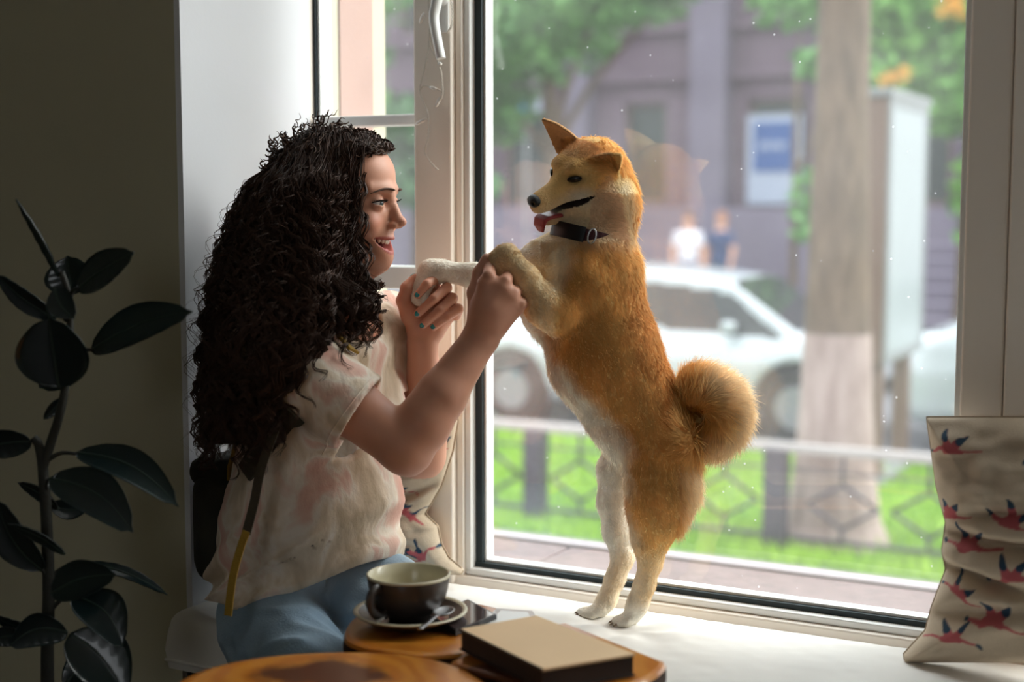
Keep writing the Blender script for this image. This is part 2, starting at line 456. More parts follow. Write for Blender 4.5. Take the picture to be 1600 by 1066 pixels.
def cushion(s0, s1, nx):
    t0, t1 = BT, -.034
    ny = 90
    u = np.linspace(0, 1, nx); v = np.linspace(0, 1, ny)
    U, V = np.meshgrid(u, v, indexing='ij')
    X = s0 + (s1 - s0) * U; Y = t0 + (t1 - t0) * V
    ed = np.minimum(np.minimum(X - s0, s1 - X), np.minimum(Y - t0, t1 - Y))
    r = .035
    e = np.clip(ed / r, 0, 1)
    Z = .50 + .037 * np.sqrt(np.clip(1 - (1 - e) ** 2, 0, 1)) + .006 * np.sin(np.pi * V) ** .5
    P = np.stack([X, Y, np.zeros_like(X)], -1).reshape(-1, 3)
    Z = Z + .0012 * vnoise(P, 14, 1).reshape(X.shape) + .0007 * vnoise(P, 45, 2).reshape(X.shape)
    for cx, cy, rr, dp in ((.335, -.135, .045, .007), (.405, -.16, .045, .008)):
        d = np.hypot(X - cx, Y - cy); Z -= dp * np.exp(-(d / rr) ** 2)
        an = np.arctan2(Y - cy, X - cx)
        Z += .0022 * np.cos(an * 5 + 1) * np.exp(-((d - .06) / .035) ** 2)
    d = np.hypot((X + .09) / 1.2, Y + .30); Z -= .045 * np.exp(-(d / .16) ** 4) * e
    top = np.stack([X, Y, Z], -1).reshape(-1, 3)
    idx = np.arange(nx * ny).reshape(nx, ny)
    f = np.stack([idx[:-1, :-1], idx[1:, :-1], idx[1:, 1:], idx[:-1, 1:]], -1).reshape(-1, 4)
    rim = np.concatenate([idx[:, 0], idx[-1, 1:], idx[-2::-1, -1], idx[0, -2:0:-1]])
    k = len(rim); lo = top[rim].copy(); lo[:, 2] = .437
    mid = top[rim].copy(); mid[:, 2] = .47
    cen = np.array([(s0 + s1) / 2, (t0 + t1) / 2]); dr = mid[:, :2] - cen
    mid[:, :2] += .004 * np.sign(dr)
    V_ = np.concatenate([top, mid, lo]); n = nx * ny
    a = np.arange(k); bq = (a + 1) % k
    f1 = np.stack([rim[bq], rim[a], n + a, n + bq], 1); f2 = np.stack([n + bq, n + a, n + k + a, n + k + bq], 1)
    return V_, np.concatenate([f, f1, f2])
cu = thing('seat_cushion', (.36, -.22, .437), 'long white padded cushion the dog stands on along the window seat', 'cushion')
v, f = cushion(-.02, 1.62, 320); mesh_obj('pad', v, f, M['cushion'], cu, True)
cu2 = thing('seat_cushion', (-.17, -.22, .437), 'short white cushion at the end of the window seat under the seated person', 'cushion')
v, f = cushion(-.322, -.032, 70); mesh_obj('pad', v, f, M['cushion'], cu2, True)
MB().tube(spline([(-.326, BT - .003, .452), (-.17, BT - .004, .452), (-.034, BT - .003, .452)], 12), .003, 6).build('piping', M['cushion'], cu2, True)
pp = spline([(-.018, BT - .002, .452), (.36, BT - .003, .452), (1.62, BT - .002, .452)], 30)
MB().tube(pp, .003, 6).build('piping', M['cushion'], cu, True)

# ================================================================== THE STREET
GZ = -.75
M['granite'] = mat('brown_granite', hexc(122, 100, 98), .6, var=.3, scale=40, bump=.2, bscale=120)
M['paving'] = mat('pavement', hexc(150, 146, 146), .85, var=.15, scale=3, bump=.2, bscale=30)
M['asphalt'] = mat('asphalt', hexc(112, 112, 118), .9, var=.15, scale=4, bump=.3, bscale=80)
M['soil'] = mat('lawn_soil', hexc(82, 120, 40), .95, var=.3, scale=5)
M['grass'] = mat('grass_blades', hexc(128, 172, 36), .7, col2=hexc(160, 194, 62), scale=2.5)
M['fence'] = mat('fence_paint', hexc(66, 60, 70), .5, var=.2, scale=9)
M['rail'] = mat('fence_rail', hexc(168, 160, 158), .5, var=.15, scale=9)
M['carwhite'] = mat('car_paint_white', hexc(176, 182, 188), .25, coat=.6, var=.02, scale=2)
M['carglass'] = mat('car_glass', hexc(58, 60, 62), .08, var=.3, scale=2)
M['tyre'] = mat('tyre_rubber', hexc(28, 28, 30), .8, var=.2, scale=20)
M['bark'] = mat('tree_bark', hexc(112, 94, 78), .95, col2=hexc(78, 64, 52), scale=7, stretch=(3, 3, .6), bump=.9, bscale=14)
M['whitewash'] = mat('trunk_whitewash', hexc(166, 148, 142), .95, col2=hexc(130, 110, 104), scale=5, stretch=(3, 3, .7), bump=.7, bscale=14)
M['facade'] = mat('facade_stone', hexc(100, 84, 96), .85, col2=hexc(88, 72, 84), scale=.7, bump=.1, bscale=10)
M['pilaster'] = mat('pilaster_stone', hexc(104, 96, 112), .85, col2=hexc(94, 86, 100), scale=.8)
M['darkpane'] = mat('dark_window_pane', hexc(34, 46, 46), .1, var=.4, scale=.8)
M['winframe'] = mat('facade_window_frame', hexc(110, 92, 86), .6, var=.2, scale=3)
M['bluesign'] = mat('blue_sign_panel', hexc(36, 74, 132), .5, var=.15, scale=2)
M['signframe'] = mat('sign_frame_pale', hexc(150, 158, 176), .5, var=.05, scale=2)
M['brownmetal'] = mat('brown_metal', hexc(112, 88, 76), .5, var=.12, scale=3)
M['lightbox'] = mat('lightbox_poster', hexc(148, 154, 158), .35, var=.05, scale=1.5)
M['greymetal'] = mat('grey_metal', hexc(128, 130, 132), .45, var=.1, scale=4)
LEAFS = [mat('leaf_green', hexc(74, 122, 66), .6, col2=hexc(110, 160, 80), scale=1.2),
         mat('leaf_dark_green', hexc(56, 98, 62), .6, col2=hexc(84, 130, 76), scale=1.2),
         mat('leaf_fresh_green', hexc(120, 166, 74), .6, col2=hexc(84, 140, 62), scale=1.2)]
M['leaf_orange'] = mat('leaf_orange', hexc(226, 160, 66), .6, col2=hexc(232, 190, 90), scale=1.5)

struct(MB().box((-60, .25, GZ - .3), (30, 5.2, GZ)), 'ground_pavement', M['paving'])
struct(MB().box((-60, 8.86, GZ - .3), (30, 17, GZ - .05)), 'ground_road', M['asphalt'])
struct(MB().box((-60, 17, GZ - .3), (30, 60, GZ + .05)), 'ground_far_pavement', M['paving'])
struct(MB().box((-60, 5.2, GZ - .3), (30, 8.7, GZ - .01)), 'ground_lawn', M['soil'])
kerb = thing('trim_3', (-3, 8.8, GZ), kind='structure')
for i in range(22):
    MB().box((-14 + i * .9, 8.7, GZ - .2), (-14 + i * .9 + .885, 8.86, GZ + .05), .01).build('kerb_stone', M['paving'], kerb)
# outside sill of brown granite, made of slabs, with a small clamp
sill = thing('trim_4', (.4, .3, .4), kind='structure')
for i, (a, b_) in enumerate(((-.9, -.012), (-.008, .996), (1.0, 1.9))):
    MB().box((a, .05, .40), (b_, .49, .488), .006).build('slab', M['granite'], sill)
MB().box((-.9, .462, .44), (1.9, .512, .495), .004).build('sill_edge', mat('pale_granite', hexc(156, 146, 150), .6, var=.15, scale=30), sill)
clamp = thing('sill_clamp', (.62, .1, .485), 'small metal clamp on the outside window sill', 'clamp')
sharp(MB().box((.625, .075, .488), (.641, .088, .512), .001).tube([(.633, .081, .512), (.633, .081, .52)], .005, 10).build('post', M['metal'], clamp))
sharp(MB().tube([(.633, .066, .497), (.633, .076, .497)], .006, 10).build('screw', M['pvc_white'], clamp))

# ---- grass blades on the lawn
def grass():
    n = 26000
    s = RNG.uniform(-5.6, 1.2, n); t = 5.25 + 3.4 * RNG.random(n) ** 1.3
    a = RNG.uniform(0, 2 * math.pi, n); h = RNG.uniform(.03, .1, n) * (1 + .5 * (RNG.random(n) < .1)); wd = RNG.uniform(.004, .009, n)
    dx, dy = np.cos(a) * wd, np.sin(a) * wd; lx, ly = RNG.normal(0, .03, n), RNG.normal(0, .03, n)
    z = np.full(n, GZ - .012)
    A = np.stack([s - dx, t - dy, z], 1); B_ = np.stack([s + dx, t + dy, z], 1); C = np.stack([s + lx, t + ly, z + h], 1)
    v = np.stack([A, B_, C], 1).reshape(-1, 3)
    return v, np.arange(3 * n).reshape(n, 3)
v, f = grass()
tag(mesh_obj('lawn_grass', v, f, M['grass']), 'short bright green lawn grass behind the low fence', 'grass', kind='stuff')

# ---- low lawn fence: posts, rails and diamond bars
fence = thing('lawn_fence', (-1.2, 5.6, GZ), 'low metal lawn fence with diamond bars and thick posts', 'fence')
posts = [-5.73, -4.22, -2.71, -1.17, .36, 1.9]
for p in posts:
    MB().box((p - .062, 5.54, GZ), (p + .062, 5.66, -.185), .008).build('post', M['fence'], fence)
MB().box((-6, 5.57, -.2), (2, 5.635, -.145), .012).build('top_rail', M['rail'], fence)
MB().box((-6, 5.585, -.70), (2, 5.615, -.675), .005).build('bottom_rail', M['fence'], fence)
MB().box((-6, 5.585, -.30), (2, 5.612, -.29), .003).build('middle_rail', M['fence'], fence)
for i in range(len(posts) - 1):
    for c in (.25, .56, .86) if i == 3 else (.2, .5, .8):
        x = posts[i] + (posts[i + 1] - posts[i]) * c; zc = -.485; w_, hh = .2, .125
        d_ = [(x, 5.6, zc + hh), (x + w_, 5.6, zc), (x, 5.6, zc - hh), (x - w_, 5.6, zc)]
        mb = MB()
        for q in range(4): mb.tube([d_[q], d_[(q + 1) % 4]], .012, 6)
        mb.tube([(x, 5.6, zc + hh), (x, 5.6, -.2)], .012, 6).tube([(x, 5.6, zc - hh), (x, 5.6, -.68)], .012, 6)
        mb.build('diamond_bars', M['fence'], fence, True)

# ---- street tree with a whitewashed trunk
def trunk_mesh(base, top_z, prof, seed, nz=60, n=40, bend=(0, 0)):
    zs = np.linspace(0, 1, nz); v = []
    rr = np.interp(zs * (top_z - base[2]), [p[0] for p in prof], [p[1] for p in prof])
    th = np.linspace(0, 2 * math.pi, n, endpoint=False)
    Z, T = np.meshgrid(base[2] + zs * (top_z - base[2]), th, indexing='ij')
    P = np.stack([np.cos(T) * 2, np.sin(T) * 2, Z * .8], -1).reshape(-1, 3)
    R = rr[:, None] * (1 + .05 * vnoise(P, 1.3, seed) .reshape(nz, n) + .03 * vnoise(P, 5, seed + 1).reshape(nz, n))
    X = base[0] + R * np.cos(T) + bend[0] * zs[:, None] ** 2; Y = base[1] + R * np.sin(T) + bend[1] * zs[:, None] ** 2
    v = np.stack([X, Y, Z], -1).reshape(-1, 3)
    i = np.arange(nz * n).reshape(nz, n); j = np.roll(i, -1, 1)
    return v, np.stack([i[:-1], j[:-1], j[1:], i[1:]], -1).reshape(-1, 4)
def crown(blobs, n, size, seed):
    r = np.random.default_rng(seed); V = []
    w_ = np.array([b_[3] * b_[4] * b_[5] for b_ in blobs]) ** .7; w_ /= w_.sum()
    k = r.choice(len(blobs), n, p=w_); bl = np.array(blobs)[k]
    d = r.normal(size=(n, 3)); d /= np.linalg.norm(d, axis=1)[:, None]
    c = bl[:, :3] + d * bl[:, 3:] * (r.random(n) ** .45)[:, None]
    a = r.normal(size=(n, 3)); a[:, 2] *= .6; a /= np.linalg.norm(a, axis=1)[:, None]
    b_ = np.cross(a, r.normal(size=(n, 3))); b_ /= np.linalg.norm(b_, axis=1)[:, None]
    s = size * r.uniform(.6, 1.3, n)[:, None]
    nn = np.cross(a, b_)
    v = np.stack([c - a * s, c + b_ * s * .45 + nn * s * .12, c + a * s, c - b_ * s * .45 + nn * s * .12], 1).reshape(-1, 3)
    return v, np.arange(4 * n).reshape(n, 4)
def branches(root, tips, r0, m, parent, seed):
    rr = np.random.default_rng(seed); mb = MB(); root = np.array(root, float)
    for t in tips:
        t = np.array(t, float); mid = (root + t) / 2 + rr.normal(0, .12, 3) * np.linalg.norm(t - root) * .6
        mb.tube(spline([root, mid, t], 14), np.linspace(r0, r0 * .2, 14), 7)
    return mb.build('branches', m, parent, True)

st = thing('street_tree', (-.93, 5.95, GZ), 'thick pale tree trunk with whitewashed foot standing behind the lawn fence', 'tree')
v, f = trunk_mesh((-.93, 5.95, GZ - .02), .46, [(0, .33), (.12, .27), (.4, .235), (.8, .205), (1.3, .19)], 3)
mesh_obj('whitewashed_foot', v, f, M['whitewash'], st, True)
v, f = trunk_mesh((-.93, 5.95, .44), 3.6, [(0, .188), (.5, .175), (1.2, .155), (2, .142), (3.4, .125)], 3)
mesh_obj('trunk', v, f, M['bark'], st, True)
branches((-.93, 5.95, 3.4), [(-1.8, 6.3, 4.6), (-.2, 5.4, 4.7), (-1.1, 5.0, 4.9), (-.7, 6.7, 5)], .07, M['bark'], st, 4)
v, f = crown([(-1.5, 6.2, 5.2, 1.4, 1.2, .9), (-.3, 5.6, 5.3, 1.3, 1.2, .8)], 2600, .08, 5)
mesh_obj('foliage', v, f, LEAFS[0], st)

# ---- street advertising light box
lb = thing('street_lightbox', (-1.12, 8.2, GZ), 'tall brown advertising box with a blank white poster beside the tree trunk', 'sign')
MB().box((-1.24, 7.66, .09), (-1.075, 8.86, 1.93), .015).build('case', M['brownmetal'], lb)
MB().box((-1.26, 7.63, 1.93), (-1.04, 8.9, 1.985), .01).build('cap', M['greymetal'], lb)
MB().box((-1.075, 7.72, .16), (-1.062, 8.8, 1.87), .003).build('poster', M['lightbox'], lb)
fr = MB()
for a in (((-1.076, 7.665, .1), (-1.054, 7.72, 1.93)), ((-1.076, 8.8, .1), (-1.054, 8.855, 1.93)), ((-1.076, 7.72, .1), (-1.054, 8.8, .16)), ((-1.076, 7.72, 1.87), (-1.054, 8.8, 1.93))): fr.box(*a)
fr.build('poster_frame', M['greymetal'], lb)
for t0 in (7.72, 8.55):
    MB().box((-1.21, t0, GZ - .02), (-1.10, t0 + .14, .1), .006).build('leg', M['brownmetal'], lb)
MB().box((-1.26, 7.6, GZ - .02), (-1.04, 8.92, GZ + .04), .01).build('base', M['greymetal'], lb)

# ---- white cars parked along the kerb
def rbox(lo, hi, r):
    lo = np.asarray(lo, np.float32); hi = np.asarray(hi, np.float32); c = (lo + hi) / 2; h = (hi - lo) / 2 - r
    def fn(P):
        q = np.abs(P - c) - h
        return np.linalg.norm(np.maximum(q, 0), axis=1) + np.minimum(q.max(1), 0) - r
    return fn, c, float(np.linalg.norm((hi - lo) / 2))
def make_car(label):
    # local: x along the car (front +x), y across, z up from the road; length 4.4 m
    S = SDF(); Wd = .88
    S.fn(*rbox((-2.2, -Wd, .22), (2.18, Wd, .78), .2), k=.05)
    S.fn(*rbox((-2.15, -Wd * .97, .45), (-.6, Wd * .97, .98), .16), k=.12)
    S.fn(*rbox((.3, -Wd * .95, .4), (1.75, Wd * .95, .86), .16), k=.2)
    def green(P):                                        # greenhouse: slanted both ends, tapering inward
        x, y, z = P[:, 0], np.abs(P[:, 1]), P[:, 2]
        top = 1.46 - .055 * ((x + .3) / 1.0) ** 2 - .05 * (y / .7) ** 2
        d = np.maximum(z - top, .7 - z)
        d = np.maximum(d, (x - (1.72 - (z - .85) * 1.45)) * .57)
        d = np.maximum(d, (-(x + 1.85) + (z - .95) * .95) * .72)
        return np.maximum(d, (y - (.80 - (z - .85) * .28)) * .95)
    S.fn(green, (-.3, 0, 1.05), 1.9, k=.1)
    wheels = ((1.66, .64), (-1.02, .64))
    for wx, _ in wheels:
        for sy in (-1, 1):
            S.cone((wx, sy * .62, .32), (wx, sy * 1.1, .32), .375, .375, k=.02, sub=True)
    v, f = S.mesh((-2.3, -1, .1), (2.3, 1, 1.6), .033)
    cen = v[f].mean(1); nrm = np.cross(v[f[:, 1]] - v[f[:, 0]], v[f[:, 2]] - v[f[:, 0]]); nrm /= np.linalg.norm(nrm, axis=1)[:, None] + 1e-9
    x, z = cen[:, 0], cen[:, 2]
    side = (z > .96 - .07 * (x + .3) / 1.5) & (z < 1.335 - .055 * ((x + .3) / 1.0) ** 2) & (x < 1.5 - (z - .9) * 1.4) & (x > -1.55 + (z - .95) * .95) & (np.abs(nrm[:, 1]) > .6)
    pill = (np.abs(x + .45) < .04) | (np.abs(x - (.95 - (z - .9) * 1.15)) < .0)
    ws = (z > .94) & (z < 1.35) & (np.abs(nrm[:, 0]) > .4) & (np.abs(cen[:, 1]) < .66) & (np.abs(x + .3) > .4)
    glass = (side & ~pill) | ws
    root = thing('parked_car', (0, 0, 0), label, 'car', 'white cars parked along the kerb')
    def sub(mask, name, m):
        ff = f[mask]; u, inv = np.unique(ff, return_inverse=True)
        return mesh_obj(name, v[u], inv.reshape(-1, 4), m, root, True)
    sub(~glass, 'body', M['carwhite'])
    sub(glass & (cen[:, 1] < 0) & side, 'side_window', M['carglass']); sub(glass & (cen[:, 1] > 0) & side, 'side_window', M['carglass'])
    sub(glass & ~side & (x > 0), 'windscreen', M['carglass']); sub(glass & ~side & (x < 0), 'rear_window', M['carglass'])
    for wx, wy in wheels:
        for sy in (-1, 1):
            y0, y1 = sy * .64, sy * .85
            ty = MB().tube([(wx, y0, .31), (wx, y0 + (y1 - y0) * .1, .31), (wx, y0 + (y1 - y0) * .9, .31), (wx, y1, .31)], [.27, .31, .31, .27], 28).build('wheel', M['tyre'], root)
            hub = MB().tube([(wx, y1 - sy * .03, .31), (wx, y1 + sy * .01, .31)], [.2, .18], 20).build('hubcap', M['greymetal'], ty)
    for sy in (-1, 1):
        MB().box((2.03, sy * .55 - .17, .62), (2.13, sy * .55 + .17, .74), .03).build('headlamp', M['signframe'], root)
        MB().box((-2.2, sy * .6 - .16, .74), (-2.1, sy * .6 + .16, .88), .03).build('tail_lamp', mat('tail_lamp_red', hexc(150, 40, 36), .2), root)
        MB().box((1.02, sy * .90 - .06, .92), (1.14, sy * .90 + .06, 1.02), .03).build('door_mirror', M['carwhite'], root)
        MB().box((-.62, sy * .88 - .015, .80), (-.44, sy * .88 + .015, .825), .006).build('door_handle', M['carwhite'], root)
    MB().box((1.9, -.5, .35), (2.2, .5, .5), .04).build('grille', M['tyre'], root)
    return root
def copy_tree(o, parent=None):
    c = o.copy(); scene.collection.objects.link(c); c.parent = parent
    for ch in list(o.children): copy_tree(ch, c)
    return c
car = make_car('white saloon car parked at the kerb behind the tree trunk')
car2 = copy_tree(car); car2['label'] = 'white saloon car parked beyond the advertising box, mostly hidden by the window frame'
car.location = (-3.82, 10.12, GZ - .05); car2.location = (.86, 10.15, GZ - .05)

# ---- building across the street
bd = thing('stone_building', (-9, 26, GZ), 'purple grey stone building across the street with pilasters and dark windows', 'building')
wins = [(-8.26, -7.05, 1.19, 3.33), (-11.0, -10.05, 1.46, 3.29), (-13.9, -12.7, 1.3, 3.3), (-5.4, -4.2, 1.2, 3.3), (-16.6, -15.4, 1.3, 3.3), (-8.3, -7.05, 5.1, 7.4), (-11.1, -9.9, 5.1, 7.4), (-5.4, -4.2, 5.1, 7.4), (-13.9, -12.7, 5.1, 7.4)]
def facade_part(s0, s1, z0, z1): MB().box((s0, 26, z0), (s1, 26.5, z1)).build('wall_panel', M['facade'], bd)
cols = sorted(set([-26.0, 2.0] + [q for w_ in wins for q in (w_[0], w_[1])]))
edges = [-26.0, -16.6, -15.4, -13.9, -12.7, -11.0, -10.05, -8.26, -7.05, -5.4, -4.2, 2.0]
for i in range(len(edges) - 1):
    a, b_ = edges[i], edges[i + 1]
    if i % 2 == 0:
        for z0, z1 in ((GZ, 1.1), (1.1, 2.2), (2.2, 3.5), (3.5, 5.0), (5.0, 7.5), (7.5, 10)):
            facade_part(a + .01, b_ - .01, z0 + .012, z1 - .012)
    else:
        facade_part(a + .0, b_ - .0, GZ, 1.19); facade_part(a, b_, 3.34, 5.1); facade_part(a, b_, 7.4, 10)
        for z0, z1 in ((1.19, 3.34), (5.1, 7.4)):
            w_ = MB().box((a, 26.12, z0), (a + .07, 26.3, z1)).box((b_ - .07, 26.12, z0), (b_, 26.3, z1)).box((a, 26.12, z0), (b_, 26.3, z0 + .07)).box((a, 26.12, z1 - .07), (b_, 26.3, z1)).build('window', M['winframe'], bd)
            MB().box((a + .07, 26.2, z0 + .07), (b_ - .07, 26.22, z1 - .07)).build('pane', M['darkpane'], w_)
MB().box((-26, 26.45, GZ), (2, 26.6, 10)).build('wall_core', M['facade'], bd)
for s0, s1 in ((-9.39, -8.62), (-14.9, -14.3), (-4.0, -3.2), (-6.6, -6.0), (-12.2, -11.7), (-19, -18.2), (-1, -.2)):
    MB().box((s0, 25.55, 1.1), (s1, 26.02, 10), .03).build('pilaster', M['pilaster'], bd)
MB().box((-26, 25.5, GZ), (2, 26.02, 1.12), .03).build('plinth', M['pilaster'], bd)
for z in (3.75, 4.75): MB().box((-26, 25.8, z), (2, 26.02, z + .12), .02).build('string_course', M['facade'], bd)
sg = thing('blue_window_sign', (-7.65, 25.95, 1.8), 'blue sign panel with pale border in the stone building window', 'sign')
MB().box((-8.24, 25.9, 1.2), (-7.1, 25.93, 3.0)).build('border', M['signframe'], sg)
MB().box((-8.1, 25.87, 1.86), (-7.25, 25.9, 2.85)).build('panel', M['bluesign'], sg)
mb = MB()
for k in range(6): mb.box((-7.97 + k * .1, 25.86, 2.28 + .05 * (k % 2)), (-7.91 + k * .1, 25.87, 2.46))
mb.build('white_mark', M['signframe'], sg)
sk = thing('street_sign', (-10.3, 20, 2.8), 'small pale sign with a blue half among the tree branches', 'sign')
MB().box((-10.55, 20, 2.72), (-10.28, 20.05, 3.05)).build('blue_half', mat('sign_sky_blue', hexc(66, 150, 196), .5), sk)
MB().box((-10.28, 20, 2.72), (-10.0, 20.05, 3.05)).build('white_half', M['signframe'], sk)
MB().tube([(-10.28, 20.06, GZ), (-10.28, 20.06, 3.0)], .03, 8).build('pole', M['greymetal'], sk)

# steps of the entrance across the street
stp = thing('entrance_steps', (-2, 18.4, GZ), 'broad stone entrance steps across the street', 'steps')
for i in range(7):
    MB().box((-3.4, 17.6 + i * .3, GZ), (1.5, 19.8, GZ + .16 + i * .2), .02).build('step', M['pilaster'], stp)

# ---- trees across the street
def tree(base, h, blobs, n, size, m, label, seed, flowers=0, r0=.16):
    t = thing('leafy_tree', base, label, 'tree', 'leafy trees along the street')
    top = base[2] + h
    v, f = trunk_mesh((base[0], base[1], base[2] - .05), top, [(0, r0 * 1.25), (.4, r0), (h, r0 * .5)], seed, 24, 16)
    mesh_obj('trunk', v, f, M['bark'], t, True)
    branches((base[0], base[1], base[2] + h * .7), [b_[:3] for b_ in blobs], r0 * .45, M['bark'], t, seed)
    v, f = crown(blobs, n, size, seed); mesh_obj('foliage', v, f, m, t)
    if flowers:
        bl = [(b_[0], b_[1] - .2, b_[2], b_[3] * .9, b_[4], b_[5] * .9) for b_ in blobs]
        k = np.random.default_rng(seed + 3).integers(0, len(bl), 7); cl = []
        rr = np.random.default_rng(seed + 4)
        for q in k:
            d = rr.normal(size=3); d /= np.linalg.norm(d); d[1] = -abs(d[1])
            c = np.array(bl[q][:3]) + d * np.array(bl[q][3:]) * .95; cl.append((*c, .18, .18, .12))
        v, f = crown(cl, flowers, size * .9, seed + 5); mesh_obj('orange_leaves', v, f, M['leaf_orange'], t)
    return t
tree((-7.6, 15.6, GZ - .05), 3.8, [(-7.9, 15.6, 3.6, 1.3, 1.1, .8), (-6.6, 15.2, 4.0, 1.4, 1, .55), (-8.6, 15.8, 2.6, .7, .7, .6), (-5.3, 15.0, 4.1, .9, .8, .25)], 4200, .12, LEAFS[0], 'leafy green tree whose boughs hang above the dog', 11)
tree((-8.9, 14.2, GZ - .05), 2.2, [(-8.6, 14.2, 1.45, .9, .8, .35), (-9.3, 14.6, 2.2, .8, .8, .5)], 1800, .1, LEAFS[1], 'small dark green tree standing just behind the mullion', 12, r0=.1)
tree((-1.7, 14.2, GZ - .05), 3.2, [(-2.0, 13.9, 2.5, .95, .9, .6), (-1.3, 14.0, 1.3, .6, .7, .8), (-2.5, 14.3, 3.4, 1.0, .9, .6), (-1.2, 13.8, 3.3, .9, .9, .6)], 4200, .1, LEAFS[2], 'fresh green tree with orange leaf clusters behind the advertising box', 13, 220)
tree((-3.0, 11.9, GZ), 3.2, [(-2.62, 11.6, 2.55, .35, .35, .16), (-2.75, 11.8, 1.15, .28, .3, .45), (-3.0, 11.9, 3.3, .6, .6, .4)], 900, .09, LEAFS[0], 'slim young tree with sparse leaves behind the thick trunk', 14, r0=.05)
tree((-10.6, 12.2, GZ - .05), 3.4, [(-9.2, 12.0, 2.9, 1.2, 1.0, 1.1), (-8.2, 12.2, 4.2, 1.4, 1, .9), (-10.8, 12.6, 2.6, 1.5, 1, 1.0)], 3200, .12, LEAFS[0], 'broad green tree seen through the narrow sash window', 15)
tree((-15, 18, GZ), 3.6, [(-14.6, 18, 2.2, 1.6, 1.2, .9), (-16, 18, 3.2, 1.8, 1.2, 1.2)], 2000, .15, LEAFS[1], 'distant dark tree at the end of the street', 16)

# ---- two people walking across the street
def walker(loc, shirt, trousers, skin, hair, label, turn=0.0, step=.16):
    r = thing('person', loc, label, 'person')
    x, y, z = loc; c, s_ = math.cos(turn), math.sin(turn)
    def P(a, b_, h): return np.array([x + a * c - b_ * s_, y + a * s_ + b_ * c, z + h])
    S = SDF()
    S.ell(P(0, 0, 1.62), (.085, .1, .12), k=.02).cone(P(0, 0, 1.42), P(0, 0, 1.54), .06, .055, .03)
    S.ell(P(0, 0, 1.25), (.2, .13, .25), k=.06).ell(P(0, 0, .95), (.17, .13, .16), k=.08)
    for q in (-1, 1):
        S.chain([P(q * .19, 0, 1.38), P(q * .26, -.02 * q, 1.1), P(q * .25, -.1, .86)], [.06, .045, .035], .03)
        S.ell(P(q * .25, -.12, .79), (.04, .035, .07), k=.02)
        S.chain([P(q * .09, 0, .92), P(q * .1, -q * step * .6, .5), P(q * .1, -q * step * .4 + .06, .09)], [.09, .065, .045], .04)
        S.cone(P(q * .1, -q * step * .4 + .05, .05), P(q * .1, -q * step * .4 - .13, .04), .045, .035, .02)
    v, f = S.mesh(np.array(loc) - (.5, .5, .05), np.array(loc) + (.5, .5, 1.85), .022)
    zz = v[:, 2] - z
    col = np.where((zz > 1.44)[:, None], skin[:3], np.where((zz > .95)[:, None], shirt[:3], trousers[:3]))
    col = np.where((zz < .1)[:, None], hexc(60, 55, 55)[:3], col)
    hd = np.hypot(v[:, 0] - x, v[:, 1] - y)
    arm = (hd > .21) & (zz < 1.2) & (zz > .7); col[arm] = skin[:3]
    mesh_obj('body', v, f, mat('clothes_and_skin', (1, 1, 1, 1), .8, attr='Col', var=.08, scale=12), r, True, cols=col)
    H = SDF().ell(P(0, .02, 1.68), (.1, .11, .1), k=.02).ell(P(0, .05, 1.62), (.095, .08, .11), k=.02)
    v, f = H.mesh(np.array(loc) + (-.2, -.2, 1.5), np.array(loc) + (.2, .2, 1.85), .02)
    mesh_obj('hair', v, f, mat('person_hair', hair, .7, var=.2, scale=20), r, True)
walker((-7.62, 21.0, GZ + .05), hexc(216, 216, 226), hexc(96, 110, 140), hexc(196, 150, 130), hexc(90, 60, 45), 'person in a white shirt walking beside a person in blue', .3)
walker((-7.10, 21.2, GZ + .05), hexc(50, 66, 104), hexc(48, 70, 104), hexc(196, 150, 130), hexc(150, 100, 70), 'person in dark blue clothes walking across the street', -.2)
